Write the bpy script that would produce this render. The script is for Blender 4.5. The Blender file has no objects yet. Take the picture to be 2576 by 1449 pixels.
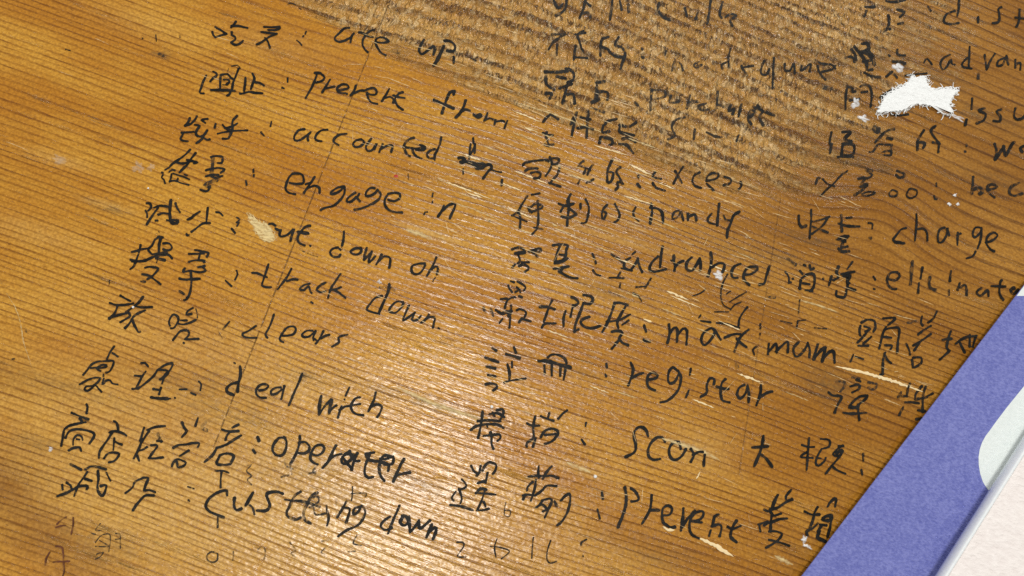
import bpy, bmesh, math, random
import numpy as np
from mathutils import Matrix, Vector

scene = bpy.context.scene
col = scene.collection
random.seed(7)
rng = np.random.default_rng(11)

# ---------------------------------------------------------------- camera
# A phone held over the desk: about 18 degrees off straight down, rolled 17 degrees.
# World: the desk top is z = 0, x runs along the wood grain, y across it.
W, H = 10304.0, 5796.0            # measuring grid laid over the photograph
F = 1935.0 / 2576.0               # focal length / frame width
DIST = 0.235                      # metres from the lens to the desk along the axis
def unit(v):
    v = np.array(v, float); return v / np.linalg.norm(v)
YI = unit((1597, -5544, 1935))
XI = np.array((0.956, 0.292, 0.0)); XI = unit(XI - YI * XI.dot(YI))
ZI = np.cross(XI, YI)
CAM = -DIST * np.array((XI[2], YI[2], ZI[2]))
cam_data = bpy.data.cameras.new('camera')
cam = bpy.data.objects.new('camera', cam_data); col.objects.link(cam)
R3 = Matrix(((XI[0], -XI[1], -XI[2]), (YI[0], -YI[1], -YI[2]), (ZI[0], -ZI[1], -ZI[2])))
cam.matrix_world = Matrix.Translation(Vector(CAM)) @ R3.to_4x4()
cam_data.sensor_width = 36.0; cam_data.lens = 36.0 * F
cam_data.clip_start = 0.01; cam_data.clip_end = 50
scene.camera = cam

# ---------------------------------------------------------------- light
world = bpy.data.worlds.new('World'); scene.world = world; world.use_nodes = True
bg = world.node_tree.nodes['Background']
bg.inputs[0].default_value = (1.0, 0.97, 0.93, 1); bg.inputs[1].default_value = 0.36
def area(name, loc, target, sx, sy, watts, color):
    d = bpy.data.lights.new(name, 'AREA'); d.shape = 'RECTANGLE'; d.size = sx; d.size_y = sy
    d.energy = watts; d.color = color
    o = bpy.data.objects.new(name, d); col.objects.link(o); o.location = loc
    o.rotation_euler = (Vector(target) - Vector(loc)).to_track_quat('-Z', 'Y').to_euler()
    return o
def at(X, Y, z=0.0):
    """grid point of the photograph -> point of the plane at height z"""
    d = np.array(((X / W - .5), (Y - H / 2) / W, F))
    w = np.array((d.dot(XI), d.dot(YI), d.dot(ZI)))
    t = (z - CAM[2]) / w[2]
    return CAM + w * t
def mirror(X, Y, z):
    """where a lamp at height z must hang to be mirrored in the desk at that point"""
    p = at(X, Y); d = p - CAM; d[2] = -d[2]
    return p + d * (z / d[2])
scene.view_settings.view_transform = 'Standard'
scene.view_settings.look = 'None'
scene.view_settings.exposure = 0.0
scene.view_settings.gamma = 1.0
scene.cycles.use_denoising = False
# a ceiling lamp almost straight above the lens, mirrored low in the frame, and the room's main lamp up to the right
area('ceiling_lamp', tuple(mirror(4050, 5400, 1.5)), (0, 0, 0), .24, .18, 11.5, (1.0, .97, .91))
area('main_lamp', tuple(mirror(7300, -2000, 1.4)), (0, 0, 0), .40, .40, 25, (1.0, .99, .98))

# ---------------------------------------------------------------- helpers
def px(c, r, x, y): return c * 2576.0 + x, r * 1449.0 + y
def tag(o, label=None, cat=None, group=None, kind=None):
    if label: o['label'] = label
    if cat: o['category'] = cat
    if group: o['group'] = group
    if kind: o['kind'] = kind
    return o
def link(name, verts, faces, mat, parent=None, smooth=False, attrs=None):
    me = bpy.data.meshes.new(name)
    me.from_pydata([tuple(map(float, v)) for v in verts], [], faces)
    me.materials.append(mat)
    for k, v in (attrs or {}).items():
        a = me.attributes.new(k, 'FLOAT', 'POINT'); a.data.foreach_set('value', np.asarray(v, np.float32))
    if smooth: me.polygons.foreach_set('use_smooth', [True] * len(me.polygons))
    me.update()
    o = bpy.data.objects.new(name, me); col.objects.link(o)
    if parent: o.parent = parent
    return o
def empty(name, loc=(0, 0, 0)):
    o = bpy.data.objects.new(name, None); col.objects.link(o); o.location = loc
    o.empty_display_size = .01
    return o

class G:
    """small helper to write node graphs as expressions"""
    def __init__(s, name):
        s.m = bpy.data.materials.new(name); s.m.use_nodes = True
        s.t = s.m.node_tree; s.t.nodes.clear()
        s.out = s.t.nodes.new('ShaderNodeOutputMaterial')
    def put(s, sock, v):
        if isinstance(v, bpy.types.NodeSocket): s.t.links.new(v, sock)
        elif isinstance(v, (tuple, list)):
            sock.default_value = (*v, 1.0) if len(v) == 3 and len(sock.default_value) == 4 else v
        else: sock.default_value = v
    def ma(s, op, a, b=0.0, c=None, clamp=False):
        n = s.t.nodes.new('ShaderNodeMath'); n.operation = op; n.use_clamp = clamp
        s.put(n.inputs[0], a); s.put(n.inputs[1], b)
        if c is not None: s.put(n.inputs[2], c)
        return n.outputs[0]
    def vm(s, op, a, b):
        n = s.t.nodes.new('ShaderNodeVectorMath'); n.operation = op
        s.put(n.inputs[0], a); s.put(n.inputs[1], b); return n.outputs[0]
    def ss(s, v, lo, hi, a=0.0, b=1.0):
        n = s.t.nodes.new('ShaderNodeMapRange'); n.interpolation_type = 'SMOOTHSTEP'
        s.put(n.inputs[0], v); s.put(n.inputs[1], lo); s.put(n.inputs[2], hi); s.put(n.inputs[3], a); s.put(n.inputs[4], b)
        return n.outputs[0]
    def mix(s, f, a, b):
        n = s.t.nodes.new('ShaderNodeMix'); n.data_type = 'RGBA'
        s.put(n.inputs[0], f); s.put(n.inputs[6], a); s.put(n.inputs[7], b); return n.outputs[2]
    def mul(s, f, a, b):
        n = s.t.nodes.new('ShaderNodeMix'); n.data_type = 'RGBA'; n.blend_type = 'MULTIPLY'
        s.put(n.inputs[0], f); s.put(n.inputs[6], a); s.put(n.inputs[7], b); return n.outputs[2]
    def attr(s, name, vec=False):
        n = s.t.nodes.new('ShaderNodeAttribute'); n.attribute_name = name
        return n.outputs['Vector'] if vec else n.outputs['Fac']
    def pos(s):
        return s.t.nodes.new('ShaderNodeTexCoord').outputs['Object']
    def noise(s, vec, scale=1.0, detail=2.0, rough=0.5):
        n = s.t.nodes.new('ShaderNodeTexNoise'); s.put(n.inputs['Vector'], vec)
        n.inputs['Scale'].default_value = scale; n.inputs['Detail'].default_value = detail
        n.inputs['Roughness'].default_value = rough; return n.outputs['Fac']
    def white(s, w):
        n = s.t.nodes.new('ShaderNodeTexWhiteNoise'); n.noise_dimensions = '1D'; s.put(n.inputs['W'], w)
        return n.outputs['Value']
    def bump(s, h, dist, strength=1.0):
        n = s.t.nodes.new('ShaderNodeBump'); n.inputs['Distance'].default_value = dist
        n.inputs['Strength'].default_value = strength; s.put(n.inputs['Height'], h); return n.outputs[0]
    def bsdf(s, color, rough=.5, normal=None, spec=.5, **kw):
        n = s.t.nodes.new('ShaderNodeBsdfPrincipled')
        s.put(n.inputs['Base Color'], color); s.put(n.inputs['Roughness'], rough)
        s.put(n.inputs['Specular IOR Level'], spec)
        if normal is not None: s.put(n.inputs['Normal'], normal)
        for k, v in kw.items(): s.put(n.inputs[k], v)
        return n.outputs[0]
    def alpha(s, fac, sh):
        t = s.t.nodes.new('ShaderNodeBsdfTransparent'); m = s.t.nodes.new('ShaderNodeMixShader')
        s.put(m.inputs[0], fac); s.t.links.new(t.outputs[0], m.inputs[1]); s.t.links.new(sh, m.inputs[2])
        return m.outputs[0]
    def done(s, sh):
        s.t.links.new(sh, s.out.inputs[0]); return s.m
def lin(r, g, b):
    f = lambda c: (c / 255 / 12.92) if c <= 10 else ((c / 255 + .055) / 1.055) ** 2.4
    return (f(r), f(g), f(b))

# ---------------------------------------------------------------- wood
def wood_material():
    g = G('worn_pine')
    V = g.attr('gx', True); ring = g.attr('ring')
    worn = g.attr('worn'); dirt = g.attr('dirt'); pale = g.attr('pale'); tone = g.attr('tone'); dark = g.attr('painted_shade')
    P = g.pos()
    n_long = g.noise(g.vm('MULTIPLY', V, (16, 260, 1)), 1, 3)
    n_mid = g.noise(g.vm('MULTIPLY', V, (110, 1100, 1)), 1, 3, .6)
    n_fib = g.noise(g.vm('MULTIPLY', V, (330, 2600, 1)), 1, 2, .6)
    n_iso = g.noise(P, 1150, 2, .6)
    n_iso2 = g.noise(P, 330, 3, .6)
    n_big = g.noise(g.vm('MULTIPLY', V, (14, 45, 1)), 1, 3, .55)
    r = g.ma('ADD', ring, g.ma('MULTIPLY', g.ma('SUBTRACT', n_long, .5), .55))
    r = g.ma('ADD', r, g.ma('MULTIPLY', g.ma('SUBTRACT', n_mid, .5), .34))
    r = g.ma('ADD', r, g.ma('MULTIPLY', worn, g.ma('MULTIPLY', g.ma('SUBTRACT', g.noise(P, 260, 2), .5), .55)))
    p = g.ma('FRACT', r); k = g.white(g.ma('FLOOR', r))
    late = g.ma('MULTIPLY', g.ss(p, .46, .88), g.ss(p, .90, 1.0, 1, 0))
    late = g.ma('POWER', late, 1.7)
    late = g.ma('MULTIPLY', late, g.ma('ADD', .45, g.ma('MULTIPLY', k, .5)))
    broken = g.ss(n_mid, .28, .62)
    late = g.ma('MULTIPLY', late, g.ma('ADD', .45, g.ma('MULTIPLY', broken, .6)), clamp=True)
    # varnished board: orange earlywood, brown latewood
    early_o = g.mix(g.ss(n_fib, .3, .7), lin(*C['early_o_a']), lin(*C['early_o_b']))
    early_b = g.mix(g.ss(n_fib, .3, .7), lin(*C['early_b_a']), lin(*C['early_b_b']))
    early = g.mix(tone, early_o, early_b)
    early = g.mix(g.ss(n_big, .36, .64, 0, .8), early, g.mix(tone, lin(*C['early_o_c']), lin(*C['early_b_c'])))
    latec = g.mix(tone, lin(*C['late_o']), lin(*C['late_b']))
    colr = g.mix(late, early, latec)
    # paler, yellower places
    palec = g.mix(late, g.mix(n_fib, lin(*C['pale_a']), lin(*C['pale_b'])), lin(*C['pale_l']))
    colr = g.mix(g.ma('MULTIPLY', pale, g.ss(n_iso2, .25, .6, .55, 1.0)), colr, palec)
    # speckle of the pores
    sp = g.ss(n_iso, .36, .66)
    colr = g.mul(g.ma('MULTIPLY', .5, g.ss(sp, 0, 1, 1, 0)), colr, (.55, .48, .40))
    pores = g.ss(g.noise(g.vm('MULTIPLY', V, (420, 1500, 1)), 1, 2, .5), .62, .76)
    colr = g.mul(g.ma('MULTIPLY', pores, .45), colr, (.45, .36, .28))
    # ---- bare, torn fibres in the worn zone: ripples across the grain
    wn = g.t.nodes.new('ShaderNodeTexNoise'); wn.inputs['Scale'].default_value = 420; g.put(wn.inputs['Vector'], P)
    wv = g.vm('ADD', g.vm('MULTIPLY', V, (900, 480, 1)), g.vm('MULTIPLY', g.vm('SUBTRACT', wn.outputs['Color'], (.5, .5, .5)), (2.6, 2.6, 0)))
    vo = g.t.nodes.new('ShaderNodeTexVoronoi'); vo.voronoi_dimensions = '2D'; vo.feature = 'DISTANCE_TO_EDGE'; vo.inputs['Scale'].default_value = 1
    g.t.links.new(wv, vo.inputs['Vector'])
    vf = g.t.nodes.new('ShaderNodeTexVoronoi'); vf.voronoi_dimensions = '2D'; vf.inputs['Scale'].default_value = 1
    g.t.links.new(wv, vf.inputs['Vector'])
    sv = g.t.nodes.new('ShaderNodeSeparateXYZ'); g.t.links.new(vf.outputs['Color'], sv.inputs[0])
    cell = sv.outputs[0]
    c1 = g.noise(g.vm('ADD', g.vm('MULTIPLY', V, (820, 420, 1)), g.vm('MULTIPLY', wn.outputs['Color'], (1.5, 1.5, 0))), 1, 3, .65)
    c2 = g.noise(g.vm('MULTIPLY', V, (420, 240, 1)), 1, 2, .6)
    wl = g.ma('MULTIPLY', g.ss(p, .22, .72), g.ss(p, .88, 1.0, 1, 0))
    wl = g.ma('MULTIPLY', wl, g.ma('ADD', .55, g.ma('MULTIPLY', k, .7)), clamp=True)
    worn_e = g.mix(g.ss(c2, .3, .7), lin(*C['worn_a']), lin(*C['worn_b']))
    worn_c = g.mix(g.ma('MULTIPLY', g.ma('MULTIPLY', wl, g.ss(g.noise(g.vm('MULTIPLY', V, (60, 240, 1)), 1, 3, .6), .34, .62, .25, 1.0)), .82), worn_e, lin(*C['worn_l']))
    mod = g.ss(g.noise(P, 95, 2), .36, .64, .55, 1.15)
    stroke = g.noise(g.vm('ADD', g.vm('MULTIPLY', V, (1200, 420, 1)), g.vm('MULTIPLY', wn.outputs['Color'], (2.2, 1.2, 0))), 1, 1, .5)
    crack = g.ma('MULTIPLY', g.ss(vo.outputs['Distance'], .0, .13, 1, 0), g.ss(c1, .44, .60))
    gaps = g.ma('MAXIMUM', g.ma('MULTIPLY', crack, .7), g.ss(g.ma('SUBTRACT', stroke, g.ma('MULTIPLY', wl, .11)), .43, .33))
    gaps = g.ma('MULTIPLY', g.ma('MULTIPLY', gaps, mod), g.ma('ADD', .62, g.ma('MULTIPLY', wl, .45)), clamp=True)
    worn_c = g.mix(g.ma('MULTIPLY', g.ss(cell, .55, .95), .38), worn_c, lin(*C['worn_h']))
    worn_c = g.mix(g.ma('MULTIPLY', gaps, .8), worn_c, lin(*C['worn_d']))
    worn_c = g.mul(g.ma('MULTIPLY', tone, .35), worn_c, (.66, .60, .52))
    worn_c = g.mix(g.ma('MULTIPLY', g.ss(n_big, .40, .62), .30), worn_c, colr)
    edge = g.ss(g.ma('ADD', worn, g.ma('ADD', g.ma('MULTIPLY', g.ma('SUBTRACT', n_mid, .5), 1.0), g.ma('MULTIPLY', g.ma('SUBTRACT', n_long, .5), 1.7))), .22, .80)
    colr = g.mix(edge, colr, worn_c)
    # dirt rubbed into the grain, soft lower-left shadow painted as brown tone
    dm = g.ma('MULTIPLY', dirt, g.ss(g.ma('ADD', g.ma('MULTIPLY', n_mid, .6), g.ma('MULTIPLY', n_iso2, .5)), .38, .68))
    colr = g.mix(g.ma('MULTIPLY', dm, .75), colr, lin(*C['dirt']))
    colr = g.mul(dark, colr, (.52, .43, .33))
    # the butt joints between the lamellas
    sx = g.t.nodes.new('ShaderNodeSeparateXYZ'); g.t.links.new(P, sx.inputs[0])
    jn = g.noise(P, 240, 3)
    seam = None
    for (x0, slope, y0, y1, w, st) in SEAMS:
        d = g.ma('ABSOLUTE', g.ma('SUBTRACT', g.ma('SUBTRACT', sx.outputs[0], g.ma('MULTIPLY', sx.outputs[1], slope)), x0))
        d = g.ma('ADD', d, g.ma('MULTIPLY', g.ma('SUBTRACT', jn, .5), .0003))
        m = g.ss(d, w * .35, w, st, 0)
        m = g.ma('MULTIPLY', m, g.ma('MULTIPLY', g.ss(sx.outputs[1], y0 - .002, y0), g.ss(sx.outputs[1], y1, y1 + .002, 1, 0)))
        m = g.ma('MULTIPLY', m, g.ss(g.noise(P, 520, 2), .34, .52))
        seam = m if seam is None else g.ma('MAXIMUM', seam, m)
    colr = g.mix(g.ma('MULTIPLY', seam, .8), colr, lin(70, 42, 16))
    # relief
    n_gl = g.noise(g.vm('MULTIPLY', V, (170, 1150, 1)), 1, 1, .5)
    h = g.ma('MULTIPLY', late, .7)
    h = g.ma('ADD', h, g.ma('MULTIPLY', n_fib, .18))
    h = g.ma('ADD', h, g.ma('MULTIPLY', g.noise(P, 620, 1), .40))
    h = g.ma('SUBTRACT', h, g.ma('MULTIPLY', pores, .35))
    h = g.ma('ADD', h, g.ma('MULTIPLY', n_gl, .42))
    hw = g.ma('ADD', g.ma('ADD', g.ma('ADD', g.ma('MULTIPLY', c1, 2.6), g.ma('MULTIPLY', stroke, 2.4)), g.ma('MULTIPLY', g.ss(vo.outputs['Distance'], 0, .35), 1.3)), g.ma('MULTIPLY', cell, 1.4))
    n = g.t.nodes.new('ShaderNodeMix'); g.put(n.inputs[0], edge); g.put(n.inputs[2], h); g.put(n.inputs[3], hw)
    hh = g.ma('SUBTRACT', n.outputs[0], g.ma('MULTIPLY', seam, .8))
    nor = g.bump(hh, BUMP)
    ro = g.ma('ADD', .11, g.ma('MULTIPLY', n_iso2, .24))
    ro = g.ma('ADD', ro, g.ma('MULTIPLY', edge, .0))
    return g.done(g.bsdf(colr, ro, nor, .40))

C = dict(early_o_a=(214, 161, 62), early_o_b=(197, 140, 44), early_o_c=(180, 117, 26),
         early_b_a=(180, 130, 56), early_b_b=(161, 110, 38), early_b_c=(142, 92, 23),
         late_o=(132, 78, 16), late_b=(90, 52, 14),
         pale_a=(226, 184, 106), pale_b=(206, 160, 82), pale_l=(158, 110, 46),
         worn_a=(214, 166, 90), worn_b=(188, 138, 66), worn_l=(106, 70, 34), worn_d=(50, 30, 13), worn_h=(246, 220, 166),
         dirt=(78, 69, 50))
BUMP = 0.00024
_s1a, _s1b = at(*px(0, 0, 3880, 120)), at(*px(0, 0, 2220, 4320))
_s2a, _s2b = at(*px(3, 1, 125, 560)), at(*px(3, 1, -236, 2950))
def seamline(a, b, y0, y1, w, st):
    sl = (a[0] - b[0]) / (a[1] - b[1]); return (a[0] - sl * a[1], sl, y0, y1, w, st)
SEAMS = [seamline(_s1a, _s1b, _s1b[1] - .004, .30, .00028, .85), seamline(_s2a, _s2b, _s2b[1] - .01, _s2a[1], .00028, .5)]

def spread(x, y, cx, cy, rx, ry):
    return np.exp(-(((x - cx) / rx) ** 2 + ((y - cy) / ry) ** 2))

def build_desk():
    fx = np.arange(-.215, .2151, .0007); fy = np.arange(-.150, .1501, .0007)
    xs = np.concatenate((np.linspace(-.62, -.23, 14), fx, np.linspace(.23, .62, 14)))
    ys = np.concatenate((np.linspace(-.30, -.165, 8), fy, np.linspace(.165, .40, 10)))
    X, Y = np.meshgrid(xs, ys); nx, ny = len(xs), len(ys)
    # growth rings: straight grain, lifted where it flows round a buried knot on the right
    kx, ky = at(*px(3, 1, 1180, 640))[:2]
    s = Y - .0088 * spread(X, Y, kx, ky, .0175, .018) + .0016 * spread(X, Y, kx - .026, ky - .004, .014, .012)
    s = s - .0035 * np.sin((X + .05) * 9.0) * np.clip((Y + .03) / .1, 0, 1) - .0012 * np.sin(X * 31 + Y * 22)
    s = s + .062 * X + .085 * np.clip(X + .02, 0, 1) * np.clip((Y - .01) / .06, 0, 1.2)
    SK = [q[1] + .062 * q[0] for q in (at(x / 1024 * W, y / 1024 * W) for x, y in ((512, 620), (512, 480), (300, 300), (60, 60), (600, 175), (600, 140), (600, 100), (600, 20), (600, -70)))]
    pos = [-.5]
    while pos[-1] < .6:
        v = pos[-1]
        w = np.interp(v, SK, [.0017, .0017, .0020, .0023, .0023, .0040, .0054, .0054, .0034])
        pos.append(v + w * (.74 + .52 * rng.random()))
    ring = np.interp(s, pos, np.arange(len(pos)))
    # worn zone (bare fibres) : polygon in the photograph, softened
    poly = [at(*px(1, 0, 30, -300)), at(*px(1, 0, 560, 180)), at(*px(1, 0, 1180, 330)), at(*px(1, 0, 1560, 560)), at(*px(1, 0, 2120, 820)),
            at(*px(1, 0, 2576, 1000)), at(*px(2, 0, 500, 1180)), at(*px(2, 0, 1060, 1449)), at(*px(2, 1, 1500, 120)),
            at(*px(2, 1, 2000, 330)), at(*px(2, 1, 2576, 520)), at(*px(3, 1, 420, 420)), at(*px(3, 1, 620, 130)), at(*px(3, 0, 700, 1380)),
            at(*px(3, 0, 1050, 1180)), at(*px(3, 0, 1300, 760)), at(*px(3, 0, 1500, 330)), at(*px(3, 0, 1750, -200)), at(*px(3, 0, 1900, -2600)), at(*px(0, 0, 2000, -2600))]
    poly = np.array(poly)[:, :2]
    def inside(x, y):
        c = np.zeros(x.shape, bool)
        for i in range(len(poly)):
            (x1, y1), (x2, y2) = poly[i - 1], poly[i]
            if y1 == y2: continue
            c ^= ((y1 > y) != (y2 > y)) & (x < (x2 - x1) * (y - y1) / (y2 - y1) + x1)
        return c
    m = np.zeros(X.shape)
    for dx, dy in [(a * .014, b * .0036 - a * .0016) for a in (-1.5, -.5, .5, 1.5) for b in (-1.5, -.5, .5, 1.5)]:
        m += inside(X + dx, Y + dy)
    worn = m / 16
    # tone: orange on the left, browner towards the right and the far edge
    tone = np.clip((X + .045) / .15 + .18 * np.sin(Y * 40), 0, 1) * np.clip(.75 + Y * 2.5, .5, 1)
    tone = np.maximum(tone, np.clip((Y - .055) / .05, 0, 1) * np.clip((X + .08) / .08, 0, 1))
    def blobs(lst):
        f = np.zeros(X.shape)
        for (c, r, x, y, rx, ry, a) in lst:
            cx, cy = at(*px(c, r, x, y))[:2]; f = np.maximum(f, a * spread(X, Y, cx, cy, rx, ry))
        return f
    dirt = blobs([(3, 0, 1200, 600, .012, .004, .55), (3, 0, 1700, 780, .012, .005, .45), (3, 0, 2100, 1150, .014, .003, .6), (3, 0, 620, 560, .02, .004, .35),
                  (0, 2, 1900, 1000, .02, .003, .45), (0, 2, 2300, 1250, .016, .004, .5), (3, 1, 1000, 180, .012, .003, .7), (3, 1, 2300, 380, .014, .003, .45),
                  (3, 1, 420, 960, .012, .0018, .7), (3, 1, 150, 1150, .012, .002, .5), (2, 1, 2350, 1100, .012, .003, .35), (3, 2, 600, 980, .007, .005, .7),
                  (2, 2, 1000, 40, .010, .002, .6), (1, 2, 1700, 1150, .022, .0016, .6), (1, 2, 520, 900, .006, .002, .5), (0, 2, 2200, 1000, .015, .005, .35),
                  (0, 3, 420, 120, .009, .002, .5), (1, 3, 600, 420, .02, .006, .3), (0, 3, 1050, 1150, .013, .004, .35), (1, 3, 1600, 520, .014, .002, .5), (0, 1, 1080, 640, .006, .0012, .8),
                  (2, 2, 500, 800, .02, .0018, .35), (2, 3, 1500, 1250, .02, .004, .35), (3, 3, 700, 1380, .02, .006, .25), (1, 1, 2250, 200, .012, .003, .4), (2, 1, 150, 700, .014, .0016, .6),
                  (0, 0, 1620, 550, .0035, .0015, 1.0), (0, 2, 700, 1000, .018, .002, .4), (1, 0, 1450, 520, .007, .0016, .7), (1, 2, 490, 890, .003, .0016, .8)])
    pale = blobs([(1, 3, 100, 900, .075, .026, .95), (0, 3, 1500, 100, .05, .02, .7), (0, 3, 500, 500, .04, .012, .6), (0, 2, 2200, 700, .05, .012, .5), (0, 3, 1500, 900, .05, .014, .7), (1, 3, 500, 1300, .05, .012, .8), (1, 2, 200, 1000, .03, .008, .55), (0, 2, 1900, 1250, .04, .007, .5),
                  (1, 0, 250, 450, .02, .006, .25), (0, 1, 350, 900, .02, .004, .35), (0, 0, 1500, 250, .02, .006, .25), (1, 1, 1750, 900, .012, .0015, .8), (1, 2, 1900, 1230, .014, .0012, .7), (2, 3, 700, 380, .012, .0014, .6),
                  (2, 1, 500, 260, .03, .0018, .4), (2, 3, 1900, 180, .01, .006, .5), (0, 1, 600, 160, .01, .002, .45), (0, 1, 1060, 610, .007, .001, .8), (2, 1, 1200, 1000, .02, .0015, .5)])
    painted_shade = blobs([(0, 3, -40, 560, .013, .009, .85), (0, 3, 420, 1080, .015, .005, .62), (0, 3, 220, 840, .014, .006, .6), (0, 3, 800, 1360, .010, .006, .5), (0, 2, 100, 900, .018, .004, .35), (3, 2, 2050, 520, .02, .012, .18)])  # soft shadow over the lower-left corner, put into the wood colour
    V = np.stack((X.ravel(), Y.ravel(), np.zeros(X.size)), 1)
    idx = np.arange(nx * ny).reshape(ny, nx)
    F4 = np.stack((idx[:-1, :-1], idx[:-1, 1:], idx[1:, 1:], idx[1:, :-1]), -1).reshape(-1, 4)
    # slab underside and edges
    per = np.concatenate((idx[0, :], idx[1:, -1], idx[-1, -2::-1], idx[-2:0:-1, 0]))
    low = V[per].copy(); low[:, 2] = -.024
    base = len(V); V = np.concatenate((V, low)); n = len(per)
    faces = [tuple(f) for f in F4.tolist()]
    faces += [(int(per[(i + 1) % n]), int(per[i]), base + i, base + (i + 1) % n) for i in range(n)]
    faces.append(tuple(base + i for i in range(n - 1, -1, -1)))
    me = bpy.data.meshes.new('wooden_desk'); me.from_pydata(V.tolist(), [], faces)
    def fl(name, a):
        a = np.concatenate((a.ravel(), a.ravel()[per]))
        at_ = me.attributes.new(name, 'FLOAT', 'POINT'); at_.data.foreach_set('value', a.astype(np.float32))
    for nme, a in (('ring', ring), ('worn', worn), ('tone', tone), ('dirt', dirt), ('pale', pale), ('painted_shade', painted_shade)): fl(nme, a)
    gx = np.stack((X.ravel(), s.ravel(), np.zeros(X.size)), 1); gx = np.concatenate((gx, gx[per]))
    va = me.attributes.new('gx', 'FLOAT_VECTOR', 'POINT'); va.data.foreach_set('vector', gx.ravel().astype(np.float32))
    me.materials.append(wood_material()); me.update()
    o = bpy.data.objects.new('wooden_desk', me); col.objects.link(o)
    return tag(o, 'worn varnished pine desk top covered in handwritten vocabulary notes', 'desk')
desk = build_desk()

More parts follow.
